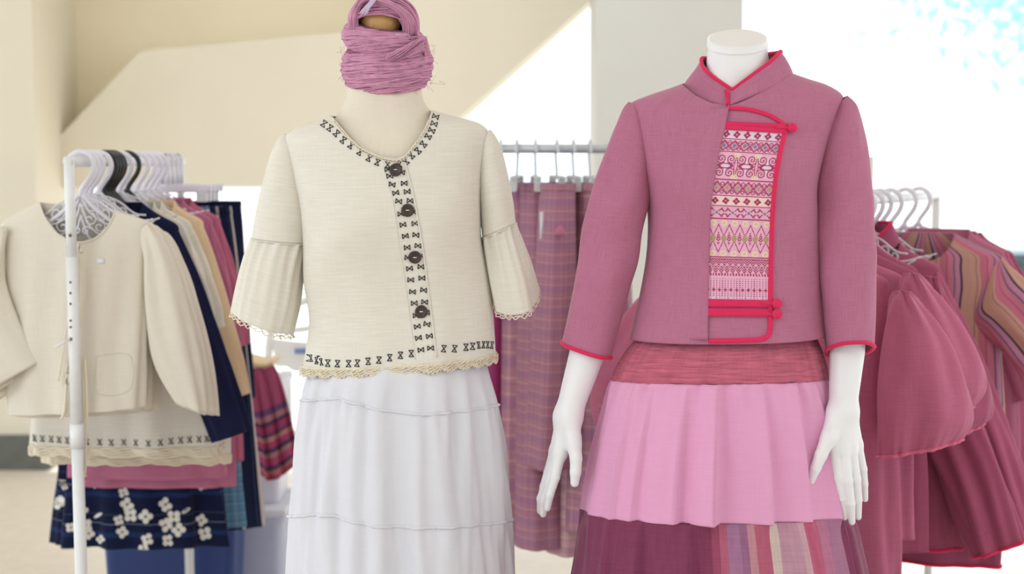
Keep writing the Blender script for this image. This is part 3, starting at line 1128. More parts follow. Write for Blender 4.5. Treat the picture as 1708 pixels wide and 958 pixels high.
# arm on the left: the hand turned edge-on, thumb towards us
palmL = [((1008, 440, .01), (981, 585, -.02), .044, .0355), ((981, 585, -.02), (962, 645, -.03), .0355, .0300), ((962, 645, -.03), (947, 695, -.035), .0300, .0255),
         ((947, 695, -.035), (934, 756, -.050), .0235, .016), ((948, 700, -.03), (931, 762, -.030), .022, .015), ((947, 700, -.02), (928, 760, -.012), .021, .0145), ((946, 700, -.012), (927, 752, .006), .020, .013),
         ((951, 700, -.05), (957, 742, -.066), .021, .0145)]
fingL = [chain([(934, 754, -.052), (926, 796, -.060), (917, 826, -.058), (913, 848, -.05)], [.0125, .0098, .0082, .0068]),
         chain([(930, 760, -.030), (918, 804, -.036), (908, 836, -.030), (906, 858, -.02)], [.0125, .0100, .0084, .007]),
         chain([(927, 758, -.010), (913, 800, -.012), (902, 832, -.006), (901, 853, .003)], [.012, .0096, .0082, .0068]),
         chain([(926, 750, .008), (914, 788, .012), (906, 812, .016), (903, 832, .02)], [.011, .0085, .0072, .006]),
         chain([(956, 732, -.064), (961, 766, -.078), (960, 788, -.082), (958.5, 806, -.082)], [.0155, .0122, .0110, .0085])]
V, F = limb(None, (palmL, fingL))
mesh('arm', V, F, M['plastic'], man)
palmR = [((1418, 440, .05), (1413, 585, .005), .040, .0345), ((1413, 585, .005), (1409, 640, -.02), .0345, .0300), ((1409, 640, -.02), (1406, 682, -.04), .0300, .0265),
         ((1400, 690, -.05), (1393, 748, -.062), .020, .0135), ((1406, 690, -.047), (1406, 752, -.064), .020, .0135), ((1411, 690, -.042), (1419, 750, -.056), .0195, .013), ((1414, 690, -.036), (1429, 742, -.042), .0185, .012),
         ((1396, 695, -.055), (1382, 732, -.074), .021, .0150)]
fingR = [chain([(1392, 745, -.062), (1399, 797, -.072), (1405, 832, -.070), (1408.5, 863, -.062)], [.0125, .0098, .0086, .0066]),
         chain([(1406, 748, -.064), (1414, 804, -.076), (1419, 840, -.074), (1421, 871, -.064)], [.0125, .0100, .0086, .0066]),
         chain([(1419, 748, -.056), (1428, 800, -.066), (1431, 834, -.064), (1431.5, 863, -.054)], [.0120, .0095, .0082, .0064]),
         chain([(1429, 742, -.042), (1439, 783, -.048), (1441.5, 808, -.046), (1443, 833, -.038)], [.0110, .0085, .0074, .006]),
         chain([(1383, 728, -.074), (1369, 760, -.086), (1360, 782, -.088), (1352.5, 802, -.086)], [.0150, .0122, .0105, .0078])]
shift = lambda q: (q[0], q[1], q[2] - .065)
palmR = [(shift(a), shift(b), c, d) for a, b, c, d in palmR]
fingR = [[(shift(a), shift(b), c, d) for a, b, c, d in f_] for f_ in fingR]
V, F = limb(None, (palmR, fingR))
mesh('arm', V, F, M['plastic'], man)

# rose jacket
jr = [(1052, 564, 1380, 558, .138, .12), (1066, 500, 1372, 495, .122, .11), (1078, 430, 1366, 425, .118, .105), (1081, 370, 1362, 365, .126, .105), (1076, 320, 1361, 312, .132, .105), (1062, 270, 1372, 262, .128, .10),
      (1050, 222, 1388, 214, .114, .095), (1047, 192, 1400, 182, .102, .088), (1053, 172, 1404, 160, .092, .08), (1085, 158, 1380, 143, .082, .074), (1115, 148, 1347, 132, .074, .07), (1140, 139, 1321, 123, .068, .066)]
JL = px_loft(jr, Y2, 2.25)
jneck = np.array([(1138, 139), (1142, 144), (1160, 159), (1185, 171), (1213, 177), (1232, 172), (1252, 163), (1290, 142), (1320, 124), (1323, 121)], float)


def jacket_disp(th, t, p):
    x, y = proj(p)
    s = np.maximum(np.sin(th), 0)
    d = foldsum(th, (4, 7), 33, 0.003) * np.clip(1 - t / 4, 0, 1)
    for bx, by in ((1142, 300), (1300, 292)):
        d = d + 0.014 * np.exp(-(((x - bx) / 60) ** 2 + ((y - by) / 60) ** 2)) * s
    d = d + 0.0035 * np.sin((x * 0.9 + y * 0.8) / 17.0) * np.exp(-(((x - 1345) / 38) ** 2 + ((y - 320) / 70) ** 2)) * s
    d = d + 0.0030 * np.sin((-x * 0.9 + y * 0.8) / 18.0) * np.exp(-(((x - 1095) / 38) ** 2 + ((y - 350) / 70) ** 2)) * s
    return d


jac = empty('rose_jacket', P(1225, 570, Y2), 'rose handwoven jacket with crimson binding and brocade front panel, on the white mannequin', 'jacket')
GJ, uvJ = JL.grid(110, 200, keep=keep_under(jneck), disp=jacket_disp)
grid_obj('bodice', GJ, uvJ, M['jacket'], jac)
SJ = Surf(GJ)
SJ.fallback = Y2 - 0.12
jL = [(937, 570, 1019, 595, .056, .056, -.002), (950, 505, 1037, 524, .058, .056), (962, 440, 1056, 456, .06, .058), (974, 375, 1072, 388, .06, .058), (989, 312, 1084, 328, .06, .058), (1007, 258, 1088, 277, .058, .056),
      (1024, 212, 1084, 230, .05, .05), (1038, 184, 1076, 197, .036, .036), (1050, 171, 1066, 178, .018, .018)]
jR = [(1379, 584, 1456, 581, .052, .052, .020, -.055), (1371, 520, 1459, 518, .056, .055, .01, -.04), (1365, 450, 1460, 446, .058, .057, 0, -.022), (1360, 385, 1457, 376, .06, .058, 0, -.008), (1358, 330, 1453, 312, .06, .058), (1360, 287, 1447, 258, .057, .055),
      (1368, 242, 1439, 213, .05, .05), (1380, 202, 1428, 177, .037, .037), (1392, 175, 1412, 160, .018, .018)]


def jsleeve_disp(seed, cx, cy):
    def f(th, t, p):
        x, y = proj(p)
        return foldsum(th, (3, 5), seed, 0.0022, 1.2, t) + 0.003 * np.sin((x * 0.5 + y) / 15.0) * np.exp(-(((x - cx) / 60) ** 2 + ((y - cy) / 90) ** 2))
    return f


for rows, sd_, cx, cy in ((jL, 41, 1030, 400), (jR, 43, 1400, 380)):
    lf, g = sleeve(rows, Y2 - 0.012, jac, M['jacket'], disp=jsleeve_disp(sd_, cx, cy), nr=60, nc=64)
    MB().tube(g[0, :-1] + np.array([0, 0, -0.001]), 0.0042, 6, True).build('cuff_binding', M['red'], jac)
# collar
c0 = [(1139, 151, 1323, 137), (1139, 142, 1323, 127), (1147, 129, 1318, 113), (1160, 112, 1310, 98), (1170, 96, 1302, 87)]
hw_ = len(c0)
th = np.linspace(-PI / 2, 3 * PI / 2, 121)
thf = math.radians(109)
CG = []
nrw = 10
K = np.array([np.concatenate([P(a, b, Y2), P(c, d, Y2)]) for a, b, c, d in c0])
dpt = np.array([.082, .094, .084, .074, .066])
for j in range(nrw + 1):
    t = np.array(j / nrw * 4)
    k = catmull(K, t)
    L_, R_ = k[:3], k[3:]
    C0, H0 = (L_ + R_) / 2, (R_ - L_) / 2
    de = np.interp(t, range(5), dpt)
    drop = np.interp(t, range(5), [0.050, 0.052, 0.058, 0.064, 0.070])
    dl = np.cos(th - thf)
    p = C0 + H0 * np.cos(th)[:, None] + np.array([0, -1.0, 0]) * (np.sin(th) * de)[:, None]
    ad = np.abs(np.mod(th - thf + PI, 2 * PI) - PI) / (PI / 2)
    p[:, 2] -= drop * np.clip(1 - ad, 0, 1) ** (1.22 + .25 * (1 - j / nrw))
    CG.append(p)
CG = np.array(CG)
uvc = np.stack(np.broadcast_arrays((th * 0.09)[None, :], (np.linspace(0, 0.05, nrw + 1))[:, None]), -1)
grid_obj('collar', CG, uvc, M['jacket'], jac, 0.003)
MB().tube(CG[-1, :-1], 0.0042, 6, True).build('collar_binding', M['red'], jac)
SC_ = Surf(CG)
SC_.fallback = Y2 - .06
q, nn = SC_.line([(1211, 151), (1214, 162), (1215, 177)], 0.001, 4)
MB().tube(q, 0.0040, 6).build('collar_binding', M['red'], jac)
# the overlapping front edge
edge = np.array([(1215, 177), (1212, 195), (1208, 216), (1200, 250), (1191, 300), (1185, 350), (1183, 420), (1181, 500), (1180, 572)], float)


def patch(S, leftc, rightc, y0, y1, nx, ny, off, offl=None):
    """a layer lying on surface S between two picture curves x(y)"""
    G = np.zeros((ny + 1, nx + 1, 3))
    for i in range(ny + 1):
        f = i / ny
        for j in range(nx + 1):
            g_ = j / nx
            ya, yb_ = y0[0] + (y1[0] - y0[0]) * f, y0[1] + (y1[1] - y0[1]) * f
            y = ya + (yb_ - ya) * g_
            xl = np.interp(ya, leftc[:, 1], leftc[:, 0])
            xr_ = np.interp(yb_, rightc[:, 1], rightc[:, 0])
            o = off if offl is None else offl + (off - offl) * min(1, g_ * 1.6)
            G[i, j] = S.hit(xl + (xr_ - xl) * g_, y, o)[0]
    return G


def seal(G, d):
    """gives a patch thickness downward by solidify"""
    return G


fl = edge.copy(); fl[:, 0] -= 34
G = patch(SJ, fl, edge, (181, 181), (567, 567), 14, 60, 0.0036, -0.003)
uvp = np.stack(np.broadcast_arrays(np.linspace(0, .066, 15)[None, :], np.linspace(0.46, 0, 61)[:, None]), -1)
grid_obj('front_flap', G, uvp, M['jacket'], jac, 0.002, flip=False)
right = np.array([(1312, 213), (1307, 228), (1299, 262), (1293, 300), (1289, 345), (1286, 400), (1284, 460), (1284, 530), (1283, 548)], float)
led = edge.copy(); led[:, 0] -= 3
# plain flap above and below the brocade
upc = np.array([(1212, 181), (1240, 182), (1265, 187), (1285, 194), (1300, 203), (1312, 214)], float)


# brocade weave
NX, NY = 150, 400
Gc = patch(SJ, led, right, (216, 223), (499, 501), 26, 66, 0.0016)
tx, ty = np.linspace(0, 26, NX + 1), np.linspace(0, 66, NY + 1)
Gf = catmull(Gc, ty)
Gf = np.swapaxes(catmull(np.swapaxes(Gf, 0, 1), tx), 0, 1)
uu = (np.arange(NX) + .5) / NX
vv_ = (np.arange(NY) + .5) / NY
U, Vv = np.meshgrid(uu, vv_)
PXY = 217 + Vv * 283                      # picture row
base_pink, maroon, creamc, bluec, olive, lilac = (srgb(c) for c in ((230, 172, 200), (166, 54, 96), (232, 204, 184), (118, 128, 156), (176, 152, 112), (226, 206, 224)))
img = np.broadcast_to(base_pink, (NY, NX, 3)).copy()
width_px = 104.0


def put(mask, c):
    img[mask] = c


def band(y0, y1): return (PXY >= y0) & (PXY < y1)
def fr_(x): return x - np.floor(x)


def line_at(y, t=0.9): put(np.abs(PXY - y) < t, maroon)


def flowers(y0, y1, bgc, rep=6):
    m = band(y0, y1); put(m, bgc)
    du = (fr_(U * rep) - .5) * width_px / rep; dv = PXY - (y0 + y1) / 2
    r, a = np.hypot(du, dv), np.arctan2(dv, du)
    put(m & (r < 5.0 + 0.9 * np.cos(4 * a + (np.floor(U * rep) % 2) * .8)) & (r > 1.0), maroon)


def diamonds(y0, y1, centre, rep=6):
    m = band(y0, y1)
    per = width_px / rep
    du = np.abs(fr_(U * rep) - .5) * per; dv = np.abs(PXY - (y0 + y1) / 2)
    hgt = (y1 - y0) / 2
    e = du / (per / 2) + dv / hgt
    chk = (np.floor(U * 75) + np.floor(PXY * .72)) % 2 == 0
    put(m & (np.abs(e - .95) < .16), maroon)
    put(m & (np.abs(e - .62) < .12) & chk, maroon)
    put(m & (e < .42), centre)
    e2 = (per / 2 - du) / (per / 4) + np.abs(dv - hgt * .62) / (hgt * .34)
    put(m & (np.abs(e2 - .8) < .25), maroon)


put(band(217, 232), lilac); flowers(218, 231, lilac); line_at(232)
diamonds(234, 252, bluec); line_at(253)
m = band(255, 298)
put(m & (np.abs(np.abs(fr_(U * 3) - .5) - .5) < .16) & ((PXY < 266) | (PXY > 287)), creamc)
for k in range(-1, 4):
    for sx in (-1, 1):
        for sy in (-1, 1):
            cx_, cy_ = (k + .5) * 34.7 + sx * 8.6, 276.5 + sy * 11.5
            dx, dy = (U * width_px - cx_) * sx, (PXY - cy_) * sy
            r, a = np.hypot(dx, dy), np.arctan2(dy, dx)
            put(m & (r < 8.2) & (fr_(r / 4.4 - a / (2 * PI) + .3) < .42), maroon)
    cx_ = (k + .5) * 34.7
    dx, dy = U * width_px - cx_, PXY - 276.5
    e = np.hypot(dx / 10.5, dy / 4.2)
    put(m & (np.abs(e - 1) < .26), maroon)
    put(m & (e < .7), lilac)
    put(m & (np.abs(dx) < 1.6) & (np.abs(dy) > 4) & (np.abs(dy) < 13), lilac)
    dxe = np.abs(U * width_px - (k + 1) * 34.7)
    put(m & (np.abs(dxe - 2.0 - 0.9 * np.cos(dy / 5)) < .85) & (np.abs(dy) < 14), maroon)
line_at(299.5)
diamonds(302, 324, olive); line_at(326)
put(band(327, 342), creamc); flowers(327.5, 341.5, srgb((240, 206, 206))); line_at(343)
m = band(345, 363)
du = np.abs(fr_(U * 4) - .5) * 26; dv = np.abs(PXY - 354)
put(m & (np.abs(du - dv - 1.5) < 1.2) & (dv > 2) & (dv < 8), maroon)
put(m & (np.abs(13 - du - dv * .8) < 1.5) & (dv < 7) & (dv > 1.5), maroon)
put(m & (du + dv < 3), bluec); line_at(364.5)
m = band(366, 428)
tri = np.abs(fr_(U * 6) - .5) * 2
per = width_px / 6
for yc, sg in ((384, -1), (411, 1)):
    zz = yc + sg * (tri - .5) * 19
    put(m & (np.abs(PXY - zz) < 1.7), maroon)
    du = (fr_(U * 6) - .5) * per
    yh = yc + sg * 12
    put(m & (np.hypot(du, (PXY - yh) * 1.0) < 5.4), creamc)
    put(m & (np.hypot(du, (PXY - yh)) < 2.2), srgb((214, 190, 140)))
du = np.abs(fr_(U * 6 + .5) - .5) * per; dv = np.abs(PXY - 397.5)
put(m & (du / 3.6 + dv / 13 < 1) & (fr_((PXY + du * 1.2) / 4.4) < .62), maroon)
du2 = np.abs(fr_(U * 6) - .5) * per
put(m & (np.hypot(du2 / 4.2, (PXY - 397.5) / 6) < 1), olive)
line_at(429); line_at(432, .7)
m = band(433, 463)
au = np.abs(fr_(U * 11) - .5) * 2
arch = 436 + 12 * (1 - np.sqrt(np.clip(1 - au ** 2, 0, 1)))
put(m & (PXY < 452 + 6 * (1 - au)) & (fr_((PXY + au * 6) / 4.2) < .66), maroon)
put(m & (np.abs(PXY - 441 - 12 * au ** 2) < .9), lilac)
put(m & (np.abs(PXY - 458) < 2.2) & (fr_(U * 22) < .55), maroon)
m = band(463, 499)
put(m & (np.abs(fr_(U * 22) - .5) < .17) & (fr_(PXY / 3.6) < .55), maroon)
du = np.abs(fr_(U * 11 + .25) - .5) * width_px / 11
put(m & (du + np.abs(PXY - 484) < 3.2), maroon)
put(m & (np.floor(U * 110) % 2 == 0) & (np.abs(PXY - 497) < 1.4), lilac)
# thread-level unevenness
img = img * (1 + rng.normal(0, .05, (NY, NX, 1))) * (1 + .04 * np.sin(np.arange(NY) * PI)[:, None, None])
bm_, N, L, B = newmat('brocade_weave')
at_ = N.new('ShaderNodeAttribute'); at_.attribute_name = 'weave'
L.new(at_.outputs['Color'], B.inputs['Base Color'])
B.inputs['Roughness'].default_value = 0.75
B.inputs['Sheen Weight'].default_value = 0.15
col4 = np.concatenate([np.clip(img, 0, 1).reshape(-1, 3), np.ones((NX * NY, 1))], 1)
mesh('brocade_panel', Gf.reshape(-1, 3), gridfaces(NY + 1, NX + 1, flip=False), bm_, jac, fcol=col4)
# crimson bands above and below the brocade
for ya, yb_ in (((204, 208), (210, 215)), ((210, 215.5), (217, 224)), ((500, 501), (512, 513)), ((514.5, 515.5), (528, 529))):
    r2 = right.copy()
    G = patch(SJ, led, r2, ya, yb_, 20, 3, 0.0030)
    uvp = np.stack(np.broadcast_arrays(np.linspace(0, .13, 21)[None, :], np.linspace(0, .014, 4)[:, None]), -1)
    grid_obj('crimson_band', G, uvp, M['red'], jac, 0.002, flip=False)


def bind(pts, r=0.0046, off=0.0022, name='front_binding', mat='red'):
    q, nn = SJ.line(pts, off, 5)
    MB().tube(q, r, 8, nrm=nn, flat=0.55).build(name, M[mat], jac)


bind([tuple(p) for p in upc])
bind([(1312, 214), (1307, 228), (1299, 262), (1293, 300), (1289, 345), (1286.5, 400), (1285, 460), (1284.5, 520), (1284.5, 545), (1281, 560), (1268, 566.5), (1245, 568), (1215, 569), (1182, 569.5)], 0.0050)
q, nn = SJ.line([tuple(p) for p in edge], 0.0046, 6)
MB().tube(q, 0.0011, 5).build('flap_edge', M['jacket'], jac)
for x, y, xa in ((1319, 215, 1292), (1294, 507, 1268), (1294, 525, 1268)):
    h_, n_ = SJ.hit(x, y, 0.008)
    MB().ball(h_, 0.0100, 10, n_, 0.85).build('knot_button', M['red'], jac)
    q, nn = SJ.line([(xa, y - 1), (x - 4, y)], 0.0048, 5)
    MB().tube(q, 0.0028, 6).build('button_loop', M['red'], jac)
# seams: armholes and hem stitch
for pts in ([(1049, 172), (1047, 200), (1051, 240), (1062, 285), (1080, 330)], [(1400, 162), (1387, 195), (1378, 235), (1374, 275), (1360, 302)]):
    pass

# pink tiered skirt
pr = [(900, 1330, 1500, 1330, .31, .26), (930, 1130, 1470, 1130, .28, .25), (962, 958, 1434, 956, .235, .22, .018), (977, 850, 1411, 848, .205, .20, .018), (985, 800, 1404, 796, .195, .19, .017), (1000, 720, 1394, 716, .178, .175, .014), (1020, 634, 1380, 631, .158, .155, .012),
      (1042, 590, 1370, 588, .14, .135, .008), (1066, 560, 1358, 556, .118, .11), (1100, 520, 1345, 516, .095, .09)]
PL = px_loft(pr, Y2, 2.1)
psk = empty('pink_tiered_skirt', (float(P(1200, 600, Y2)[0]), Y2, float(PL.at(np.array([0.0]), np.array([0.0]))[0][0][2])), 'gathered skirt in rose, candy pink and burgundy tiers, with striped patchwork, on the white mannequin', 'skirt')


def sharp(x): return np.sign(x) * np.abs(x) ** 0.7


def yseam(th, yb):
    return np.interp(np.sin(th), [-1, 0, 1], [yb - 14, yb - 6, yb + 2])


def d_slub(th, t, y):
    a = np.clip((y - 560) / 80, 0, 1)
    return pleat(foldsum(th, (10, 16, 23), 560, 1.0, 0.4, t)) * .0035 * (.4 + .6 * a) + foldsum(th, (40, 53), 565, .0018)


def d_pink(th, t, y):
    a = np.clip((y - 636) / 130, 0, 1)
    g_ = np.exp(-np.clip(y - 636, 0, None) / 42)
    d = .008 * a + pleat(foldsum(th, (7, 12, 17), 636, 1.0, 0.4, t)) * .005 * (.3 + .7 * a)
    d = d + foldsum(th, (26, 35, 47), 641, .0075) * g_
    return d + crease(th, [(1048, .6, 16), (1072, .8, 22), (1131, 1.1, 26), (1181, 1.5, 26), (1252, 1.1, 30), (1310, .6, 26), (1353, .8, 18)], 1200, 195, .015) * (.35 + .65 * a) * (np.sin(th) > 0)


def d_burg(th, t, y):
    a = np.clip((y - 858) / 130, 0, 1)
    g_ = np.exp(-np.clip(y - 858, 0, None) / 50)
    d = .010 + pleat(foldsum(th, (8, 13, 19), 858, 1.0, 0.4, t)) * .006 * (.35 + .65 * a) + foldsum(th, (37, 49), 863, .004) * g_
    return d + crease(th, [(1020, .8, 20), (1062, 1.0, 24), (1138, 1.3, 30), (1256, .5, 20), (1312, .6, 24), (1385, 1.0, 20)], 1198, 225, .014) * (.5 + .5 * a) * (np.sin(th) > 0)


def tier_disp(which):
    def f(th, t, p):
        _, y = proj(p)
        if which == 'slub': return d_slub(th, t, y)
        if which == 'pink':
            w_ = np.exp(-((y - yseam(th, 634)) / 8) ** 2)
            return d_pink(th, t, y) * (1 - w_) + w_ * d_slub(th, t, y)
        w_ = np.exp(-(np.clip(y - yseam(th, 857), 0, None) / 22) ** 2)
        return d_burg(th, t, y) * (1 - w_) + w_ * d_pink(th, t, y)
    return f


t_a, t_b, t_c = 6.0, 3.0, 9.0
specs = [(6.0, 9.0, 'slub', M['slub']), (3.0, 6.0, 'pink', M['pink']), (0.0, 3.0, 'burgundy', None)]
pc3, ph3 = 1198.0, 232.0
pal = [(0, B3), (1170, (200, 140, 150)), (1173, (150, 72, 98)), (1182, (172, 92, 118)), (1197, (160, 112, 146)), (1212, (148, 100, 132)), (1223, (186, 132, 142)), (1236, (176, 92, 116)), (1256, (206, 184, 178)), (1276, (186, 140, 158)), (1304, (196, 156, 166)),
       (1316, (184, 92, 122)), (1344, (178, 112, 140)), (1362, (164, 112, 142)), (1382, B3)]
stops = []
for x, c in pal:
    if x == 0:
        continue
    c_ = max(-1, min(1, (x - pc3) / ph3))
    stops.append(((math.acos(c_)) / PI, c))
stops = sorted([(0.0, B3)] + [(s_, None) for s_, _ in stops], key=lambda q: q[0])
# angles fall from left to right, so each interval takes the colour of its left picture edge
edges_ = sorted([(math.acos(max(-1, min(1, (x - pc3) / ph3))) / PI, c) for x, c in pal[1:]], key=lambda q: q[0])
st = [(0.0, B3)]
for i, (a, c) in enumerate(edges_):
    st.append((a, edges_[i + 1][1] if i + 1 < len(edges_) else B3))
m3 = fabric('burgundy_patchwork', B3, vary=0.07, h=0.8, v=0.9, sheen=0.2, ustripe=(1.0, [(a * 0.5, c) for a, c in st]))
gs = []
for a, b, wh, mt in specs:
    g, uv = PL.grid(70, 300, t0=a, t1=b, disp=tier_disp(wh))
    if mt is None:
        thv = np.linspace(-PI / 2, 3 * PI / 2, 301)
        uv = uv.copy()
        uv[..., 0] = np.mod(thv, 2 * PI) [None, :] / (2 * PI)
        uv[:, :75, 0] = 0.75 + (np.arange(75) / 75 * .25)[None, :]
        mt = m3
    grid_obj('tier', g, uv, mt, psk, 0.0012)
    gs.append(g)

# ------------------------------------------------------------------ hangers
def spiral(cx, cz, r, turns, a0, sgn=1, n=26):
    t = np.linspace(0, 1, n)
    a = a0 + sgn * t * turns * 2 * PI
    rr_ = r * (1 - 0.82 * t)
    return np.stack([cx + rr_ * np.cos(a), np.zeros(n), cz + rr_ * np.sin(a)], 1)


def hook_path():
    return resample(np.array([(-.031, 0, -.012), (-.026, 0, .006), (-.012, 0, .0205), (.007, 0, .0235), (.026, 0, .013), (.034, 0, -.008), (.028, 0, -.031), (.013, 0, -.053), (.003, 0, -.068), (0, 0, -.085)]), .004)


def make_hanger(kind, label, group, name='clothes_hanger'):
    h = empty(name, (0, 0, 0), label, 'hanger', group)
    mt = {'scroll': M['hanger'], 'black': M['black_hanger'], 'clip': M['clear'], 'flat': M['hanger']}[kind]
    if kind == 'flat':
        mb = MB()
        for dx in (-.022, .022):
            mb.tube(resample(np.array([(dx, 0, .0), (dx * .9, 0, .016), (dx * .4, 0, .022)]), .004), .006, 6)
            mb.tube([(dx, 0, 0), (dx, 0, -.07)], .006, 6)
        mb.tube([(-.02, 0, .02), (.02, 0, .02)], .006, 6)
        mb.build('hook', mt, h)
        mb = MB().box((0, 0, -.08), (.15, .006, .012))
        mb.build('bar', mt, h, bevel=.004)
        for sx in (-1, 1):
            MB().box((sx * .12, 0, -.10), (.016, .008, .02)).build('clip', M['clear'], h, bevel=.003)
        return h
    MB().tube(hook_path(), .0068 if kind != 'clip' else .004, 8).build('hook', mt, h)
    if kind == 'clip':
        MB().tube([(-.15, 0, -.082), (.15, 0, -.082)], .006, 8).build('bar', mt, h)
        for sx in (-1, 1):
            MB().box((sx * .12, 0, -.100), (.014, .010, .022)).build('clip', mt, h, bevel=.003)
        return h
    mb = MB()
    arm = np.array([(0, 0, -.075), (.04, 0, -.118), (.085, 0, -.152), (.118, 0, -.176)])
    for sx in (-1, 1):
        a = arm * np.array([sx, 1, 1])
        mb.tube(resample(a, .01), .0058, 6)
    if kind == 'black':
        mb.tube([(-.13, 0, -.166), (0, 0, -.185), (.13, 0, -.166)], .004, 6)
    mb.build('body', mt, h)
    if kind == 'scroll':
        mb = MB()
        for sx in (-1, 1):
            for cx, cz, r, tu, a0, sg in ((.03, -.105, .020, 1.3, 2.2, 1), (.058, -.125, .020, 1.2, 2.6, 1), (.022, -.140, .017, 1.2, 1.2, -1), (.045, -.158, .017, 1.2, 1.6, -1), (.084, -.142, .017, 1.2, 2.6, 1), (.078, -.170, .013, 1.1, 1.0, -1), (.012, -.168, .012, 1.1, .4, 1)):
                mb.tube(spiral(cx, cz, r, tu, a0, sg) * np.array([sx, 1, 1]), .0024, 5)
            for pts in ([(0, 0, -.08), (.02, 0, -.12), (.06, 0, -.150), (.11, 0, -.155), (.155, 0, -.142)], [(0, 0, -.10), (.018, 0, -.15), (.05, 0, -.178), (.10, 0, -.172), (.14, 0, -.150)], [(0, 0, -.13), (.02, 0, -.185), (.06, 0, -.198), (.09, 0, -.182)],
                        [(.01, 0, -.085), (.05, 0, -.10), (.09, 0, -.13), (.12, 0, -.135)]):
                mb.tube(resample(np.array(pts) * np.array([sx, 1, 1]), .008), .0026, 5)
        mb.build('scrollwork', mt, h)
    return h


def place(o, loc, yaw, label):
    o.location = loc
    o.rotation_euler = (0, 0, yaw)
    o['label'] = label
    return o


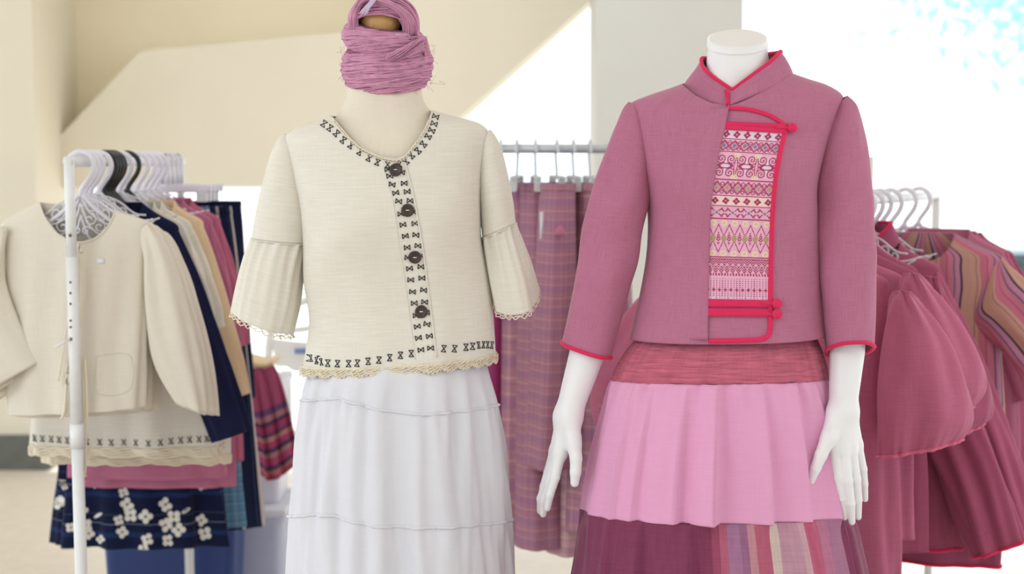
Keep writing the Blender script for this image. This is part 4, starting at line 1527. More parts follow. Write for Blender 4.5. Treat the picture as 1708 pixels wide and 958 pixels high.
# ------------------------------------------------------------------ hanging garments
def garment(name, label, cat, group, pos, yaw, mat, hw=.165, body=.20, hem=.22, length=.5, thick=.03, neck_w=.085, neck_d=.08, slope=.06,
            sl=None, sl_mat=None, bind_mat=None, lace=False, embroid=False, seed=1, fold=.006, collar=None, solid=.0015, waist=None):
    """an upper garment hanging on a hanger; pos = the point between the shoulders at neck height"""
    cy, sy = math.cos(yaw), math.sin(yaw)
    pos = np.asarray(pos, float)
    ex, ey = np.array([cy, sy, 0]), np.array([-sy, cy, 0])
    W = lambda x, z, d=0.0: pos + ex * x + ey * d + np.array([0, 0, z])
    root = empty(name, pos, label, cat, group)
    zz = [(hem, -length), (hem * .98, -length * .85), ((hem + body) / 2, -length * .65), (body, -length * .45), (body * .98, -.20), (hw * 1.04, -.14), (hw * 1.0, -slope - .03), (hw * .985, -slope), (hw * .75, -slope * .62), (hw * .58, -slope * .33), (neck_w, 0.0)]
    rw = [z for z in zz]
    L_ = [W(-a, z) for a, z in rw]
    R_ = [W(a, z) for a, z in rw]
    dth = np.interp(range(len(rw)), [0, 3, 6, 8, 10], [thick * 1.2, thick, thick * .75, thick * .6, thick * .5])
    lf = Loft(L_, R_, dth, dth, n=2.0, front=-ey)

    def kp(p):
        q = p - pos
        x = q @ ex
        lim = np.where(np.abs(x) < neck_w, -neck_d * np.sqrt(np.clip(1 - (x / neck_w) ** 2, 0, 1)), 1.0)
        return q[..., 2] <= lim

    def dp(th, t, p):
        return (foldsum(th, (4, 7, 9), seed, fold, .7, t) + foldsum(th, (13, 17), seed + 3, fold * .4)) * np.clip(1 - t / 6.5, 0, 1)
    g, uv = lf.grid(56, 96, keep=kp, disp=dp)
    grid_obj('body', g, uv, mat, root, solid)
    if bind_mat:
        MB().tube(g[0, :-1], .0045, 6, True).build('hem_binding', bind_mat, root)
    if lace:
        e = g[0, :-1]
        mb = MB()
        for k in range(4):
            q = e.copy()
            q[:, 2] += -.003 - .005 * k - .006 * (k / 3) * np.abs(np.sin(np.arange(len(q)) * .42)) + .0015 * np.sin(np.arange(len(q)) * 1.9 + k)
            mb.tube(q, .0036, 5, True)
        mb.build('lace_trim', M['lace'], root)
    if embroid:
        mb = MB()
        n_ = g.shape[1]
        e = g[2]
        for j in range(int(n_ * .29), int(n_ * .72), 2):
            c0_, c1_ = g[2][j], g[3][j]
            tv = g[2][j + 1] - g[2][j - 1]
            tv = tv / (np.linalg.norm(tv) + 1e-9)
            uq = np.array([0, 0, 1.0])
            of = -ey * .0022
            c_ = c0_ + of
            mb.tube([c_ + tv * a_ * .006 + uq * b_ * .008 for a_, b_ in ((-1, -1), (1, 1), (-1, 1), (1, -1), (-1, -1))], .0012, 4)
        mb.build('hem_embroidery', M['thread'], root)['kind'] = 'stuff'
    if collar:
        cb = MB()
        th_ = np.linspace(0, 2 * PI, 60, endpoint=False)
        rowsC = []
        for k in range(5):
            rr_ = neck_w * (1 - .07 * k)
            p_ = np.array([W(rr_ * math.cos(a), .013 * k - .05 * max(0, math.sin(a)) ** 2, -.5 * rr_ * math.sin(a)) for a in np.append(th_, 0)])
            rowsC.append(p_)
        CG_ = np.array(rowsC)
        grid_obj('collar', CG_, np.stack(np.broadcast_arrays(np.linspace(0, .5, 61)[None], np.linspace(0, .05, 5)[:, None]), -1), mat, root, .002)
        MB().tube(CG_[-1, :-1], .004, 6, True).build('collar_binding', collar, root)
    if sl:
        for sx in (-1, 1):
            s_ = dict(sl)
            if sx < 0: s_.update(sl.get('left', {}))
            ang, ln, w0, w1 = s_['ang'], s_['len'], s_['w0'], s_['w1']
            d_ = np.array([sx * math.sin(ang), -math.cos(ang)])
            e_ = np.array([sx * math.cos(ang), math.sin(ang)])
            T = np.array([sx * hw * .97, -slope])
            ro, ri, dd = [], [], []
            for q_ in (1.0, .92, .8, .65, .5, .35, .22, .12, .05, 0.0):
                if s_.get('puff'):
                    wq = np.interp(q_, [0, .05, .12, .35, .65, .88, .96, 1.0], [.015, .04, .06, w0 * .8, w0, w0 * .95, w1 * 1.15, w1])
                    bul = s_['puff'] * math.sin(min(1, q_ * 1.05) * PI) ** .8
                    dq = np.interp(q_, [0, .1, .5, .9, 1], [.01, .025, .06, .05, .03])
                else:
                    wq = np.interp(q_, [0, .06, .2, .4, 1.0], [.012, .04, w0, w0 * .97, w1])
                    bul = .012 * math.sin(q_ * PI)
                    dq = np.interp(q_, [0, .15, .6, 1], [.008, thick * .7, thick * .8, thick * .8])
                o_ = T + d_ * q_ * ln + e_ * bul
                if s_.get('drop_out'):
                    o_ = o_ + np.array([0, 0])
                i_ = o_ - e_ * 2 * wq
                ro.append(o_); ri.append(i_); dd.append(dq)
            fwd = s_.get('fwd', 0.0)
            qs = [1.0, .92, .8, .65, .5, .35, .22, .12, .05, 0.0]
            A_ = [W(p_[0], p_[1], -fwd * q_) for p_, q_ in zip(ri, qs)]
            B_ = [W(p_[0], p_[1], -fwd * q_) for p_, q_ in zip(ro, qs)]
            Ls, Rs = (A_, B_) if sx > 0 else (B_, A_)
            lf2 = Loft(Ls, Rs, dd, dd, n=2.0, front=-ey)

            def dps(th, t, p, sx=sx):
                e1 = foldsum(th, (4, 6, 9), seed + 20 + sx, fold * .8, .9, t) * np.clip(1.2 - t / 9, .2, 1)
                if sl.get('puff'):
                    e1 = e1 + foldsum(th, (15, 21), seed + 30, .003) * (np.exp(-t / 1.2) + np.exp(-(9 - t) / 1.6))
                return e1
            g3, uv3 = lf2.grid(44, 60, disp=dps)
            grid_obj('sleeve', g3, uv3, sl_mat or mat, root, solid)
            bm2 = sl.get('bind')
            if bm2:
                MB().tube(g3[0, :-1], .0045, 6, True).build('cuff_binding', bm2, root)
    return root, lf, g


# ------------------------------------------------------------------ left rack
YN, YF = 3.70, 4.90
rN, rF = P(115, 270, YN), P(296, 268, YF)
rF = np.array([P(300, 268, YF)[0], YF, rN[2]])
RZ = rN[2]
rdir = (rF - rN) / np.linalg.norm(rF - rN)


def railL(Y): return rN + (rF - rN) * ((Y - YN) / (YF - YN))


rack = empty('garment_rack', (rN[0], (YN + YF) / 2, 0), 'white steel garment rack with scuffed bolted post, at left, carrying cream jackets', 'rack')
mb = MB().tube([rN - rdir * .01, rF + rdir * .02], .0125, 16)
mb.build('rail', M['metal'], rack)
pb = P(127, 958, YN)
for q, dx in ((rN, 0.0), (rF, 0.0)):
    mb = MB()
    b = np.array([q[0] + 0.010, q[1], 0.04])
    mb.tube([q + np.array([0, 0, .012]), q + (b - q) * .16], .0125, 16)
    mb.tube([q + (b - q) * .155, q + (b - q) * .44], .0140, 16)
    mb.tube([q + (b - q) * .43, q + (b - q) * .47], .0165, 16)
    mb.tube([q + (b - q) * .46, b], .0145, 16)
    p_ = mb.build('post', M['metal'], rack)
    MB().tube([b + np.array([-.25, 0, 0]), b + np.array([.25, 0, 0])], .0125, 12).build('foot', M['metal'], rack)
    for sx in (-.24, .24):
        MB().tube([b + np.array([sx, -.01, -.02]), b + np.array([sx, .01, -.02])], .02, 14).build('caster', M['black_hanger'], rack)
    if q is rN:
        for py in (393, 471, 489, 507, 535, 546, 566):
            c = P(117 + (py - 393) * .005, py, YN - .0145)
            MB().ball(c, .0042 if py in (393, 566) else .0030, 6, (0, -1, 0), .6).build('bolt', M['rust'], rack)
        c = P(117, 566, YN - .015)
        MB().tube([c, P(92, 580, YN - .04)], .0028, 6).build('lever', M['metal'], rack)

# foremost jacket, shaped from its outline
YJ = 3.79
j1 = empty('calico_jacket', P(125, 690, YJ), 'foremost cream calico jacket with corded ties and patch pocket, behind the rack post', 'jacket')
rows = [(14, 692, 238, 680, .05, .03), (12, 640, 241, 632, .045, .03), (9, 560, 243, 555, .042, .03), (7, 480, 244, 478, .04, .03), (4, 425, 246, 420, .036, .028), (2, 392, 248, 388, .03, .024), (4, 372, 248, 371, .022, .02), (30, 354, 226, 362, .018, .016), (48, 345, 208, 357, .016, .014), (64, 337, 193, 352, .014, .013)]
JF = px_loft(rows, YJ, 2.0)
scoop = np.array([(62, 330), (66, 336), (70, 350), (78, 366), (95, 388), (118, 401), (135, 403), (158, 397), (177, 380), (187, 364), (191, 350), (194, 340)], float)
gj, uvj = JF.grid(80, 130, keep=keep_under(scoop), disp=lambda th, t, p: foldsum(th, (4, 7, 11), 61, .007, .7, t) * np.clip(1 - t / 8, 0, 1))
grid_obj('body', gj, uvj, M['calico'], j1)
sr_ = [(296, 674, 343, 690, .02, .02), (262, 612, 334, 612, .028, .022), (246, 545, 318, 528, .032, .024), (241, 480, 298, 455, .033, .025), (240, 430, 276, 405, .028, .022), (236, 398, 259, 382, .02, .018), (238, 380, 248, 373, .012, .012)]
slv, gs1 = sleeve(sr_, YJ - .005, j1, M['calico'], disp=lambda th, t, p: foldsum(th, (4, 6), 63, .005, .8, t))
sl_ = [(-38, 664, 63, 606, .028, .02), (-62, 600, 40, 560, .03, .022), (-70, 530, 18, 505, .032, .022), (-60, 470, 8, 460, .03, .022), (-40, 420, 8, 418, .026, .02), (-14, 390, 10, 388, .016, .016), (-2, 378, 8, 378, .01, .01)]
sleeve(sl_, YJ - .03, j1, M['calico'], disp=lambda th, t, p: foldsum(th, (4, 6), 65, .005, .8, t))
S1 = Surf(gj)
S1.fallback = YJ - .04
# front edge, pocket, ties
q, nn = S1.line([(131, 404), (124, 480), (117, 560), (111, 640), (108, 690)], .001, 8)
MB().tube(q, .0022, 6, nrm=nn, flat=.6).build('front_edge', M['calico'], j1)
q, nn = S1.line([(160, 595), (215, 592), (216, 650), (162, 655), (160, 595)], .0006, 6)
MB().tube(q, .0012, 5, nrm=nn, flat=.6).build('pocket_seam', M['calico'], j1)
nk = [S1.hit(x, y + 2, .0012)[0] for x, y in resample(scoop[1:-1], 5)]
MB().tube(nk, .0022, 6).build('neck_binding', M['calico'], j1)


def cordline(pts, off, r=.0022, parent=j1):
    q = np.array([P(x + 5, y, YJ - off) for x, y in pts])
    MB().tube(resample(q, .008), r, 6).build('tie_cord', M['cord'], parent)


cordline([(128, 408), (127, 418), (133, 424), (131, 410), (126, 420), (137, 470), (131, 520), (129, 545)], .062)
cordline([(126, 420), (127, 470), (124, 520), (123, 600)], .060)
cordline([(110, 520), (104, 560), (98, 600), (92, 636)], .066)
cordline([(109, 610), (104, 618), (108, 626), (105, 640), (111, 640), (107, 622), (103, 690)], .066)
cordline([(131, 596), (134, 660), (133, 720), (133, 780), (138, 796)], .075, .0036)
cordline([(136, 600), (140, 660), (139, 720), (137, 790)], .075, .0030)
cordline([(104, 668), (101, 690), (97, 700)], .066, .003)
h_, n_ = S1.hit(168, 436, .0016)
MB().box(h_, (.009, .0006, .0055)).build('price_label', M['tagpaper'], j1)

# the cream jackets behind it
for k, (Y, dx, lab) in enumerate(((3.83, .004, 'second cream calico jacket, hanging directly behind the one with corded ties'), (3.875, -.004, 'third cream calico jacket from the front on the left rack, mostly hidden'), (3.92, .006, 'rearmost cream calico jacket on the left rack, just before the navy jacket'))):
    c = copy_tree(j1)
    for ch in list(c.children):
        if ch.name.startswith(('tie_cord', 'price_label', 'pocket_seam')):
            bpy.data.objects.remove(ch, do_unlink=True)
    c.location = j1.location + Vector((dx, Y - YJ, -.009 * (k + 1)))
    c.rotation_euler = (0, 0, random.uniform(-.03, .03))
    c['label'] = lab
    c['group'] = 'cream jackets on the left rack'
j1['group'] = 'cream jackets on the left rack'

NZ = 1.392                               # height of the necks on this rack
g_ = 'blouses and jackets along the left rack'


def onL(Y, dx=0.0, z=NZ): return (railL(Y)[0] + dx, Y, z)


garment('navy_jacket', 'dark navy long-sleeved jacket between the cream jackets and cream blouses on the left rack', 'jacket', g_, onL(4.06, .012), 0.02, M['navy'], hw=.165, body=.19, hem=.20, length=.44,
        sl=dict(ang=.33, len=.57, w0=.075, w1=.052, left=dict(ang=.02, len=.36)), seed=71, neck_w=.07)
for k, (Y, ln, lab) in enumerate(((4.16, .66, 'cream blouse with black hem stitching and lace edge, directly behind the navy jacket'), (4.25, .70, 'cream lace-hemmed blouse, middle of the three behind the navy jacket'))):
    garment('lace_blouse', lab, 'blouse', g_, onL(Y, .005), 0.0, M['cream'], hw=.165, body=.22, hem=.255, length=ln, sl=dict(ang=.30, len=.30, w0=.08, w1=.085), lace=True, embroid=True, seed=81 + k, fold=.010)
garment('peach_blouse', 'peach cream blouse with long sleeve, last cream one before the mauve blouses', 'blouse', g_, onL(4.34, .02), 0.0, M['peach'], hw=.165, body=.21, hem=.25, length=.60, sl=dict(ang=.26, len=.50, w0=.08, w1=.06), seed=87)
for k, (Y, ln, mt, lab) in enumerate(((4.42, .80, 'pinkblouse', 'mauve pink blouse nearest the cream blouses on the left rack'), (4.49, .84, 'pinkblouse', 'mauve pink blouse second from the cream ones, on the left rack'), (4.56, .78, 'rose', 'deeper rose blouse, last garment before the navy skirts on the left rack'))):
    garment('mauve_blouse', lab, 'blouse', g_, onL(Y, .0 + .01 * k), 0.0, M[mt], hw=.17, body=.20, hem=.225, length=ln, sl=dict(ang=.22, len=.38, w0=.08, w1=.065), seed=91 + k, fold=.008)

# hangers of the left rack
hs = make_hanger('scroll', 'a', 'hangers on the left rack')
hb = make_hanger('black', 'a', 'hangers on the left rack')
hf = make_hanger('flat', 'a', 'hangers on the left rack', 'clip_hanger')
HL = [(hs, 3.79, 'white scrollwork hanger nearest the scuffed post, inside the foremost cream jacket'), (hs, 3.83, 'white scrollwork hanger second from the scuffed post'), (hs, 3.875, 'white scrollwork hanger third from the scuffed post'), (hs, 3.95, 'white hanger standing alone just before the black hangers'),
      (hb, 4.00, 'black plastic hanger nearest the white ones on the left rack'), (hb, 4.03, 'second black plastic hanger from the scuffed post'), (hb, 4.06, 'third black plastic hanger, holding the navy jacket'), (hb, 4.09, 'fourth black plastic hanger from the scuffed post'), (hb, 4.24, 'black hanger set apart, between cream blouses'),
      (hs, 4.16, 'white hanger just before the black one set apart'), (hs, 4.34, 'white hanger right behind the black one set apart'), (hs, 4.43, 'white hanger holding the nearest mauve blouse'), (hs, 4.50, 'white hanger holding the second mauve blouse'), (hs, 4.57, 'white hanger holding the deeper rose blouse'),
      (hf, 4.64, 'wide white clip hanger nearest the rose blouse'), (hf, 4.70, 'wide white clip hanger second along, before the striped skirt'), (hf, 4.76, 'wide white clip hanger third along, over the navy skirts'), (hf, 4.82, 'farthest wide white clip hanger on the left rack')]
seen = set()
for proto, Y, lab in HL:
    o = proto if proto not in seen else copy_tree(proto)
    seen.add(proto)
    place(o, railL(Y), random.uniform(-.03, .03), lab)


def hang_skirt(name, label, group, pos, yaw, mat, top, hem, length, td, hd, ks=(5, 8, 11), amp=.012, seed=1, bend=(0, 0), solid=.0015, parent=None, nr=60, nc=140):
    """a skirt hung by its waistband: pos is the middle of the band"""
    cy, sy = math.cos(yaw), math.sin(yaw)
    ex, ey = np.array([cy, sy, 0]), np.array([-sy, cy, 0])
    pos = np.asarray(pos, float)
    root = empty(name, pos, label, 'skirt', group)
    L_, R_, dd = [], [], []
    for f in (1, .85, .7, .5, .3, .15, .06, .0):
        w_ = top + (hem - top) * f ** .85
        c_ = pos + ex * bend[0] * f + ey * bend[1] * f - np.array([0, 0, length * f])
        L_.append(c_ - ex * w_); R_.append(c_ + ex * w_); dd.append(td + (hd - td) * f ** .85)
    lf = Loft(L_, R_, dd, dd, n=2.0, front=-ey)
    g, uv = lf.grid(nr, nc, disp=lambda th, t, p: foldsum(th, ks, seed, amp, .4, t) * np.clip(1 - t / 7, .12, 1) + foldsum(th, (31, 43), seed + 1, .0025) * np.exp(-(7 - t) / 1.5))
    grid_obj('body', g, uv, mat, root, solid)
    gb, ub = lf.grid(4, nc, t0=6.5, t1=7, disp=lambda th, t, p: .002 + foldsum(th, (31, 43), seed + 1, .002))
    grid_obj('waistband', gb, ub, mat, root, solid)
    return root, g, ex, ey


# indigo skirts at the far end
fs, gfl, exf, eyf = hang_skirt('floral_skirt', 'long indigo skirt printed with white blossoms, hanging low under the left rack', 'skirts at the end of the left rack', onL(4.66, -.085, 1.36), 0.0, M['indigo'], .14, .27, 1.02, .03, .075, (6, 9, 13), .022, 101)
SFl = Surf(gfl)
SFl.fallback = 4.6
mb = MB()


def blossom(mb, S, x, y, r, a0=0.0):
    for k in range(4):
        a = a0 + k * PI / 2 + random.uniform(-.2, .2)
        c = (x + r * .95 * math.cos(a), y + r * .95 * math.sin(a))
        pts = []
        hc, nc_ = S.hit(c[0], c[1], .0016)
        ring = [S.hit(c[0] + r * .72 * math.cos(b), c[1] + r * .72 * math.sin(b), .0016)[0] for b in np.linspace(0, 2 * PI, 10, endpoint=False)]
        mb.add([hc] + ring, [(0, i + 1, (i + 1) % 10 + 1) for i in range(10)])


for x, y, r, a in ((98, 838, 8, .3), (132, 800, 6, 1), (137, 850, 7, .2), (142, 876, 8, .7), (148, 890, 7, .1), (206, 822, 6, .4), (212, 842, 8, .2), (198, 868, 6, .6), (218, 860, 8, .9), (243, 862, 8, .1), (246, 900, 7, .5), (240, 915, 6, .5), (276, 842, 8, .2), (290, 862, 8, .8), (276, 876, 8, .3), (298, 884, 8, .1), (280, 902, 7, .6), (336, 868, 7, .2), (342, 890, 8, .5), (160, 806, 6, .2), (300, 800, 6, .3), (204, 888, 7, .3), (338, 810, 6, .3), (108, 812, 4, .3), (168, 900, 5, .2), (118, 880, 6, .6)):
    blossom(mb, SFl, x, y, r * .92, a)
for x, y, a in ((164, 860, -.5), (310, 852, -.6), (100, 806, .8), (337, 806, .9), (166, 800, 1.2), (220, 805, .9)):
    ring = [SFl.hit(x + 8 * math.cos(b) * math.cos(a) - 3 * math.sin(b) * math.sin(a), y + 8 * math.cos(b) * math.sin(a) + 3 * math.sin(b) * math.cos(a), .0016)[0] for b in np.linspace(0, 2 * PI, 12, endpoint=False)]
    mb.add(ring, [tuple(range(12))])
mb.build('blossom_print', M['petal'], fs)['kind'] = 'stuff'
hang_skirt('batik_skirt', 'pale blue batik skirt between the blossom skirt and the navy striped skirt', 'skirts at the end of the left rack', onL(4.73, -.02, 1.36), 0.0, M['bluepattern'], .14, .235, .985, .03, .06, (4, 7), .010, 103)
hang_skirt('striped_skirt', 'navy skirt with wide cream stripes, farthest along the left rack', 'skirts at the end of the left rack', onL(4.80, .025, 1.36), 0.0, M['bluestripe'], .15, .245, 1.0, .03, .06, (5, 8), .010, 105)
hang_skirt('navy_trousers_skirt', 'plain navy skirt clipped behind all others on the left rack, its waistband showing', 'skirts at the end of the left rack', onL(4.86, .06, 1.375), 0.0, M['navy'], .135, .17, .62, .025, .05, (4, 7), .008, 107)

# ------------------------------------------------------------------ middle rack with plaid skirts, seen end-on
YM = 4.5
zr = wz(248, YM)
rk = empty('skirt_rack', (wx(980, YM), YM, 0), 'grey steel rail holding plaid skirts, between and behind the two mannequins', 'rack')
xa, xb = wx(745, YM), wx(1190, YM)
MB().tube([(xa - .02, YM, zr), (xb + .02, YM, zr)], .0135, 16).build('rail', M['greymetal'], rk)
for x in (xa, xb):
    MB().tube([(x, YM, zr), (x, YM, .03)], .0135, 14).build('post', M['greymetal'], rk)
    MB().tube([(x, YM - .25, .02), (x, YM + .25, .02)], .0135, 12).build('foot', M['greymetal'], rk)
hc = make_hanger('clip', 'a', 'clip hangers on the middle rail', 'clip_hanger')
SK = [  # top px, depth shift, half top, hem px, half hem (px), hem y, mat, label, seed
    (836, .14, 24, 830, 34, 720, 'magenta', 'magenta skirt mostly hidden behind the cream blouse sleeve, first on the middle rail', 111),
    (862, .10, 28, 862, 46, 890, 'plaid', 'mauve plaid skirt with broad woven bands, beside the white skirt on the middle rail', 113),
    (893, .03, 28, 896, 46, 905, 'plaid2', 'dusty plaid skirt with a paper price tag, second plaid on the middle rail', 115),
    (930, -.08, 30, 918, 46, 772, 'plaid2', 'shorter dusty plaid skirt hanging in front, with a small pink tab at its fold', 117),
    (955, .06, 28, 950, 46, 915, 'plaid3', 'pale plaid skirt seen behind the white hand, middle rail', 119),
    (984, -.02, 28, 985, 42, 880, 'plaid', 'mauve plaid skirt just left of the rose jacket sleeve', 121),
    (1016, .06, 28, 1026, 44, 890, 'plaid2', 'dusty plaid skirt at the right of the middle rail, mostly behind the mannequin', 123)]
first = True
for tx_, dy, ht, hx, hh, hy, mt, lab, sd_ in SK:
    Yk = YM + dy
    s_ = FPX / Yk
    ptop = np.array([wx(tx_, Yk), Yk, wz(305, Yk)])
    ln = (hy - 305) / s_
    hang_skirt('plaid_skirt' if mt != 'magenta' else 'magenta_skirt', lab, 'skirts on the middle rail', ptop, 0.0, M[mt], ht / s_, hh / s_, ln, .13, .17, (4, 6, 9), .010, sd_, bend=((hx - tx_) / s_, 0), nc=120)
    o = hc if first else copy_tree(hc)
    first = False
    place(o, (ptop[0], YM, zr), PI / 2 + random.uniform(-.1, .1), 'white clip hanger ' + {111: 'at the left end of the middle rail, above the magenta skirt', 113: 'above the banded plaid skirt next to the white skirt', 115: 'above the plaid skirt with the price tag',
          117: 'above the shorter plaid skirt with the pink tab', 119: 'above the pale plaid skirt on the middle rail', 121: 'above the plaid skirt left of the rose jacket sleeve', 123: 'at the right end of the middle rail, behind the mannequin'}[sd_])
tg = MB().box(P(906, 376, 4.33), (.010, .0008, .038), .2).build('price_tag', M['tagpaper'])
tag(tg, 'white paper price tag hanging from a dusty plaid skirt on the middle rail', 'tag')
mb = MB()
mb.lathe(P(934, 392, 4.26), [(.017, 0), (.015, .006), (.004, .026)], 14)
tag(mb.build('fabric_tab', M['pinkblouse']), 'small pink cloth tab on the shorter dusty plaid skirt', 'tab')

# ------------------------------------------------------------------ right rack
RR = 1.395
R0, R1 = np.array([wx(1330, 3.62), 3.62, RR]), np.array([wx(1560, 4.75), 4.75, RR])
rkr = empty('garment_rack', ((R0[0] + R1[0]) / 2, (R0[1] + R1[1]) / 2, 0), 'white garment rack at right, mostly hidden by rose dresses', 'rack')
MB().tube([R0, R1], .0125, 14).build('rail', M['metal'], rkr)
yawR = math.atan2(R1[1] - R0[1], R1[0] - R0[0]) - PI / 2
perp = np.array([math.cos(yawR), math.sin(yawR), 0])
for q in (R0 + (R1 - R0) * .0, R1):
    MB().tube([q, (q[0], q[1], .03)], .0125, 14).build('post', M['metal'], rkr)
    MB().tube([np.array([q[0], q[1], .02]) - perp * .25, np.array([q[0], q[1], .02]) + perp * .25], .0125, 12).build('foot', M['metal'], rkr)


def onR(f, z, d=0.0):
    p = R0 + (R1 - R0) * f
    return np.array([p[0], p[1], z]) + perp * d


gr_ = 'rose garments along the right rack'
ZR = 1.285
D_ = lambda rows, d=.06: [r + (d * k, d * k) for r, k in zip(rows, (.55, .95, 1.1, 1.05, .85, .6, .3))]
PUFF = [
    (0.03, 'rose', 'rose dress with large puff sleeve edged in pink, nearest the white mannequin hand', .76, 3.46, 3.76,
     [(1466, 762, 1602, 734), (1462, 700, 1620, 700), (1463, 650, 1611, 645), (1470, 582, 1586, 580), (1480, 530, 1556, 532), (1488, 500, 1530, 500), (1497, 486, 1514, 486)],
     [(1004, 677, 1100, 690), (991, 652, 1110, 660), (994, 615, 1108, 625), (1015, 570, 1112, 575), (1040, 528, 1114, 534), (1062, 502, 1110, 508), (1078, 492, 1098, 494)]),
    (0.13, 'rose', 'rose dress whose puff sleeve peeks out behind the foremost one', .70, 3.56, 3.87,
     [(1500, 714, 1620, 680), (1488, 655, 1641, 650), (1490, 600, 1634, 600), (1495, 545, 1600, 540), (1500, 500, 1570, 499), (1506, 470, 1545, 470), (1514, 456, 1528, 456)],
     [(997, 715, 1090, 726), (986, 688, 1100, 698), (987, 650, 1100, 658), (1006, 600, 1104, 606), (1034, 550, 1106, 556), (1060, 515, 1104, 520), (1078, 500, 1096, 502)]),
    (0.23, 'rose_dark', 'third rose puff-sleeved dress from the mannequin, its sleeve in a deeper rose', .76, 3.66, None,
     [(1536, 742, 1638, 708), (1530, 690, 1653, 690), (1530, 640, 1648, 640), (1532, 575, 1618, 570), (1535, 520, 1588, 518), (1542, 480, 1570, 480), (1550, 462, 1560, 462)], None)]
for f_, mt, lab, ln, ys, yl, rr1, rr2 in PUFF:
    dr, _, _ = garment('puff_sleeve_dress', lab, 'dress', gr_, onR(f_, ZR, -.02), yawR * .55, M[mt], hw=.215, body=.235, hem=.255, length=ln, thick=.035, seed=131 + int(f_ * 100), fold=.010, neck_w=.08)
    for rws, yy in ((rr1, ys), (rr2, yl)):
        if rws is None: continue
        lf, g = sleeve(D_(rws), yy, dr, M[mt], 'sleeve', n=2.0, nr=50, nc=90,
                       disp=lambda th, t, p: foldsum(th, (5, 8), 171, .006, 1.0, t) + foldsum(th, (19, 27), 173, .005) * (np.exp(-t / .5) + np.exp(-(6 - t) / .7)))
        MB().tube(g[0, :-1], .0042, 6, True).build('cuff_binding', M['pinkpipe'], dr)
longs = dict(ang=.42, len=.72, w0=.085, w1=.066, bind=M['red'], fwd=.05)
garment('bound_jacket', 'rose jacket with crimson bound hem, nearest the puff-sleeved dresses', 'jacket', gr_, onR(0.36, ZR, -.03), yawR, M['rose_dark'], hw=.19, body=.23, hem=.31, length=.77, thick=.05, sl=longs, bind_mat=M['red'], seed=137, fold=.014, collar=M['red'])
garment('bound_jacket', 'rose jacket with crimson collar and hem, directly before the candy-striped blouse', 'jacket', gr_, onR(0.45, ZR, .0), yawR, M['rose_dark'], hw=.19, body=.25, hem=.36, length=.83, thick=.06, sl=longs, bind_mat=M['red'], seed=139, fold=.014, collar=M['red'])
garment('striped_blouse', 'candy-striped blouse in orange, pink and navy, at the right edge', 'blouse', gr_, onR(0.58, ZR + .02, .10), yawR, M['striped'], hw=.215, body=.22, hem=.24, length=.70, thick=.04, sl=dict(ang=.75, len=.34, w0=.09, w1=.085, fwd=.05), seed=141, fold=.008)
for k, (f, lab) in enumerate(((.70, 'pale pink blouse directly behind the candy-striped one'), (.80, 'rose blouse second behind the candy-striped one'), (.90, 'rearmost rose blouse on the right rack'))):
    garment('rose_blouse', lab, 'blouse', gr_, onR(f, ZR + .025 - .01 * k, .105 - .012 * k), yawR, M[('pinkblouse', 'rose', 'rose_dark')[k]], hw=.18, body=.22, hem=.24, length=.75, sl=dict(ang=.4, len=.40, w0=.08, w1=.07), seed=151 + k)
hr = make_hanger('scroll', 'a', 'hangers on the right rack')
for k, (f, lab) in enumerate(((.06, 'white hanger hidden inside the foremost rose dress'), (.40, 'white hook nearest the rose jacket sleeve of the mannequin, right rack'), (.46, 'second white hook from the mannequin sleeve, right rack'), (.52, 'third white hook from the mannequin sleeve, right rack'), (.60, 'white scrollwork hanger carrying the candy-striped blouse'), (.72, 'white hanger second from the far end of the right rack'), (.84, 'farthest white hanger on the right rack'))):
    o = hr if k == 0 else copy_tree(hr)
    place(o, onR(f, RR), yawR + random.uniform(-.1, .1), lab)
pole = MB().tube([P(1449, 262, 3.95), np.array([P(1449, 262, 3.95)[0], 3.95, 0.0])], .012, 14)
po = pole.build('upright_pole', M['metal'])
tag(po, 'white upright pole just right of the rose jacket shoulder', 'pole')

# ------------------------------------------------------------------ boxes, shawl, chair in the back
def open_box(name, label, cat, x0, x1, Y, ztop, zbot, depth, mat, lid=None, taper=.93, lip=.012, slot=False):
    cx, hw2 = (x0 + x1) / 2, (x1 - x0) / 2
    root = empty(name, (cx, Y + depth / 2, zbot), label, cat)
    nrr = 5
    V, F = [], []
    def ring(k, z, inset=0.0):
        a, b = hw2 * k - inset, depth / 2 * k - inset
        r_ = min(.03, a * .4)
        pts = []
        for sx, sy, a0 in ((1, 1, 0), (-1, 1, PI / 2), (-1, -1, PI), (1, -1, 3 * PI / 2)):
            for q_ in np.linspace(0, PI / 2, 5):
                pts.append((cx + sx * (a - r_) + r_ * math.cos(a0 + q_), Y + depth / 2 + sy * (b - r_) + r_ * math.sin(a0 + q_), z))
        return pts
    rings = [ring(taper, zbot), ring(1, ztop - lip * 2), ring(1, ztop - lip * 2, -lip * .6), ring(1, ztop, -lip * .6), ring(1, ztop, .004), ring(taper, zbot + .004, .004)]
    n = len(rings[0])
    for r_ in rings: V += r_
    for i in range(len(rings) - 1):
        for j in range(n):
            F.append((i * n + j, i * n + (j + 1) % n, (i + 1) * n + (j + 1) % n, (i + 1) * n + j))
    F.append(tuple(range(n))[::-1]); F.append(tuple((len(rings) - 1) * n + j for j in range(n)))
    o = mesh('shell', V, F, mat, root, smooth=False)
    if slot:
        zs = ztop - .05
        q = [(cx - .09, Y - .004, zs + .012), (cx - .09, Y - .012, zs - .012), (cx + .09, Y - .012, zs - .012), (cx + .09, Y - .004, zs + .012)]
        MB().tube(q, .006, 8).build('handle', mat, root)
    if lid:
        MB().box((cx, Y + depth / 2, ztop + .012), (hw2 + .012, depth / 2 + .012, .014)).build('lid', lid, root, bevel=.008)
    return root


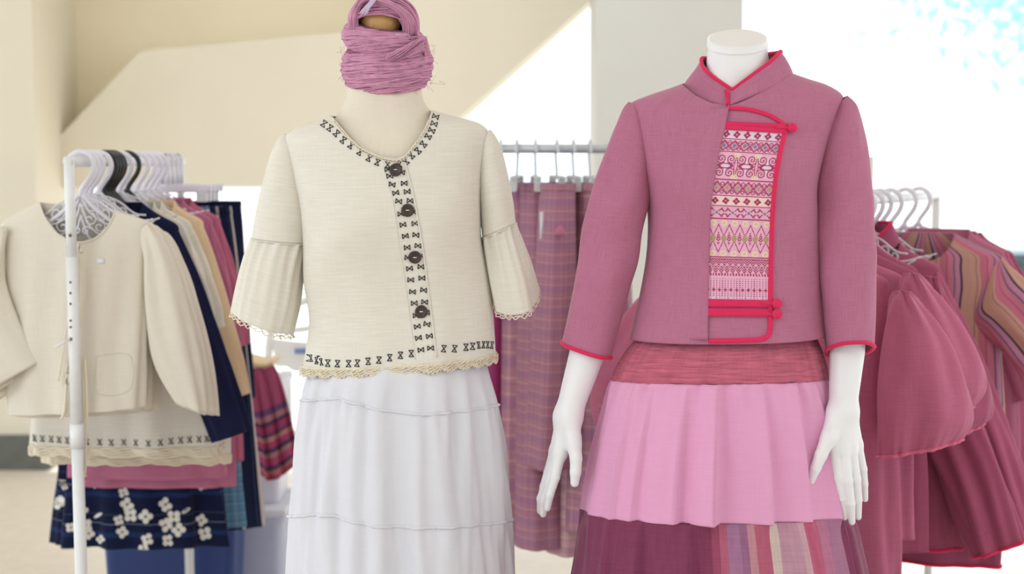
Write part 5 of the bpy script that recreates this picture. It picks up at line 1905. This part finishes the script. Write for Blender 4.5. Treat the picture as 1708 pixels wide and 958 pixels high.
YBX = 5.02
open_box('storage_bin', 'deep blue plastic storage bin on the floor under the blossom skirt', 'bin', wx(158, YBX), wx(386, YBX), YBX, wz(868, YBX), 0.0, .21, M['blue_bin'], slot=True)
YT = 5.25
open_box('plastic_tub', 'pale blue translucent tub with white lid, on the floor beside the blue bin', 'tub', wx(368, YT), wx(466, YT), YT, wz(862, YT), 0.0, .34, M['tub'], lid=M['box'])
YU = 5.32
tz = wz(862, YT) + .027
open_box('clear_box', 'tall frosted white box standing on the pale blue tub, half under the shawl', 'box', wx(386, YU), wx(462, YU), YU, wz(650, YU), tz, .26, M['box'], lid=M['box'])
# shawl draped over the box
shl = empty('draped_shawl', P(455, 620, YU), 'pink and purple striped shawl draped over the frosted white box', 'shawl')
nu, nv = 60, 70
G = np.zeros((nv + 1, nu + 1, 3))
ztop = wz(612, YU)
for i in range(nv + 1):
    f = i / nv                       # 0 hem .. 1 over the top towards the back
    for j in range(nu + 1):
        g1 = j / nu
        hem_x = np.interp(g1, [0, 1], [426, 500]); hem_y = np.interp(g1, [0, .2, .25, .5, 1], [790, 796, 803, 800, 772])
        top_x = np.interp(g1, [0, .5, 1], [404, 428, 452]); top_y = np.interp(g1, [0, .5, 1], [628, 612, 606])
        h_ = min(1, f / .72)
        bulge = math.sin(min(1, h_) * PI / 2) ** .8
        px_ = top_x + (hem_x - top_x) * (1 - h_) ** .62
        py_ = top_y + (hem_y - top_y) * (1 - h_)
        fold = math.sin(g1 * 21 + .8 * math.sin(f * 4)) * .012 * (1 - .7 * h_) + .006 * math.sin(g1 * 43) * (1 - h_)
        Yd = YU - .05 - .02 * (1 - h_) + fold + max(0, f - .72) * .9
        G[i, j] = P(px_, py_, Yd)
uvp = np.stack(np.broadcast_arrays(np.linspace(0, .35, nu + 1)[None, :], np.linspace(0, .40, nv + 1)[:, None]), -1)
grid_obj('cloth', G, uvp, M['shawl'], shl, .002, flip=False)
fc = empty('folded_cloth', P(430, 606, YU + .05), 'folded cream cloth lying on top of the pink shawl', 'cloth')
V = []
nu, nv = 40, 16
G = np.zeros((nv + 1, nu + 1, 3))
for i in range(nv + 1):
    a = i / nv * 2 * PI
    for j in range(nu + 1):
        f = j / nu
        c = P(396 + 66 * f, 600 - 6 * math.sin(f * PI * 1.4 + 2.2) + 2 * math.sin(f * 9), YU + .02)
        r_ = .022 * (math.sin(min(1, max(0.02, f)) * PI) ** .35) * (1 + .3 * math.sin(f * 7))
        G[i, j] = c + np.array([0, -math.cos(a) * .09, math.sin(a) * r_])
grid_obj('cloth', G, np.stack(np.broadcast_arrays(np.linspace(0, .2, nu + 1)[None, :], np.linspace(0, .1, nv + 1)[:, None]), -1), M['peach'], fc, .001)

# white plastic chair behind
YC = 6.05
ch = empty('plastic_chair', (wx(510, YC), YC, 0), 'white moulded plastic chair standing behind the shawl, beyond the cream blouse sleeve', 'chair')
sC = FPX / YC
def CP_(x, y, d=0.0): return P(x, y, YC + d)
zs = .43
xl_, xr2 = wx(452, YC), wx(640, YC)
# backrest: a curved frame with slots
bars = MB()
outl = [(458, 720), (452, 640), (448, 580), (462, 530), (500, 505), (546, 496), (592, 505), (628, 530), (642, 580), (638, 640), (632, 720)]
bars.tube(resample(np.array([CP_(x, y) for x, y in outl]), .02), .016, 10)
bars.build('back_frame', M['chair'], ch)
def slab(pts, th=.010, name='back_slat', d=0.0):
    n = len(pts)
    a = [CP_(x, y, d - th) for x, y in pts]; b = [CP_(x, y, d + th) for x, y in pts]
    F = [tuple(range(n)), tuple(range(2 * n - 1, n - 1, -1))] + [(i, i + n, (i + 1) % n + n, (i + 1) % n) for i in range(n)]
    return mesh(name, a + b, F, M['chair'], ch, smooth=False)
slab([(452, 565), (480, 568), (520, 572), (640, 572), (640, 620), (520, 620), (490, 620), (478, 612), (460, 612)])
slab([(478, 548), (515, 543), (560, 541), (610, 545), (610, 552), (560, 550), (520, 553), (478, 558)])
for x in (470, 510, 545, 580, 615):
    slab([(x, 618), (x + 16, 618), (x + 18, 722), (x + 2, 722)])
mb = MB()
for k in range(4):
    mb.box(CP_(494 + k * 6, 586, -.02), (.005, .001, .010))
mb.build('marking', M['ink'], ch)
MB().box(((xl_ + xr2) / 2, YC - .22, zs), ((xr2 - xl_) / 2 - .01, .23, .015)).build('seat', M['chair'], ch, bevel=.01)
for x in (xl_ + .03, xr2 - .03):
    MB().tube([(x, YC, .55), (x, YC + .02, 0)], .02, 10).build('leg', M['chair'], ch)
    MB().tube([(x, YC - .42, zs), (x, YC - .45, 0)], .02, 10).build('leg', M['chair'], ch)

# ------------------------------------------------------------------ outside
YO = 10.5
cn = empty('low_counter', (wx(1760, YO), YO, 0), 'dark slate low counter outside, behind the candy-striped blouse at far right', 'counter')
x0, x1, zt = wx(1642, YO), wx(1900, YO), wz(423, YO)
MB().box(((x0 + x1) / 2, YO + .3, zt / 2 - .05), ((x1 - x0) / 2, .3, zt / 2 - .01)).build('body', M['slate'], cn, bevel=.01)
MB().box(((x0 + x1) / 2, YO + .29, zt - .03), ((x1 - x0) / 2 + .03, .34, .03)).build('top', M['slate'], cn, bevel=.01)
MB().box((wx(1682, YO), YO - .01, wz(437, YO)), (.035, .012, .03)).build('panel', M['paleblue'], cn, bevel=.004)
MB().box((wx(1708, YO), YO - .01, wz(430, YO)), (.03, .012, .035)).build('panel', M['paleblue'], cn, bevel=.004)


def tree(x, y, h, r, seed, label, nleaf=2600):
    rr_ = np.random.default_rng(seed)
    t = empty('tree', (x, y, -.11), label, 'tree', 'sunlit trees outside')
    pts = np.array([(x, y, -.11), (x + .05, y, h * .3), (x - .06, y, h * .55), (x, y, h * .8)])
    MB().tube(resample(pts, .3), np.linspace(.14, .04, len(resample(pts, .3))), 10).build('trunk', M['bark'], t)
    V, F = [], []
    cl = rr_.normal(0, 1, (26, 3)); cl /= np.linalg.norm(cl, axis=1, keepdims=True)
    cl = np.array([x, y, h * .75]) + cl * np.array([r, r, r * .8]) * rr_.uniform(.3, 1, (26, 1))
    for i in range(nleaf):
        c = cl[rr_.integers(0, 26)] + rr_.normal(0, .28 * r / 1.5, 3)
        a = rr_.normal(0, 1, 3); a /= np.linalg.norm(a)
        b = np.cross(a, rr_.normal(0, 1, 3)); b /= np.linalg.norm(b)
        n_ = np.cross(a, b)
        s_ = rr_.uniform(.06, .13)
        k = len(V)
        V += [c - a * s_, c + b * s_ * .45 + n_ * s_ * .12, c + a * s_, c - b * s_ * .45 + n_ * s_ * .12]
        F.append((k, k + 1, k + 2, k + 3))
    mesh('foliage', V, F, M['leaf'], t, smooth=False)['kind'] = 'stuff'


tree(5.7, 16.0, 5.0, 2.0, 1, 'sunlit pale green tree outside, nearest the top right corner')
tree(2.0, 19.0, 6.2, 1.8, 2, 'overexposed tree outside, to the right of the grey-white pillar')
tree(8.2, 21.0, 6.2, 2.4, 3, 'farther overexposed tree outside, at the right edge')
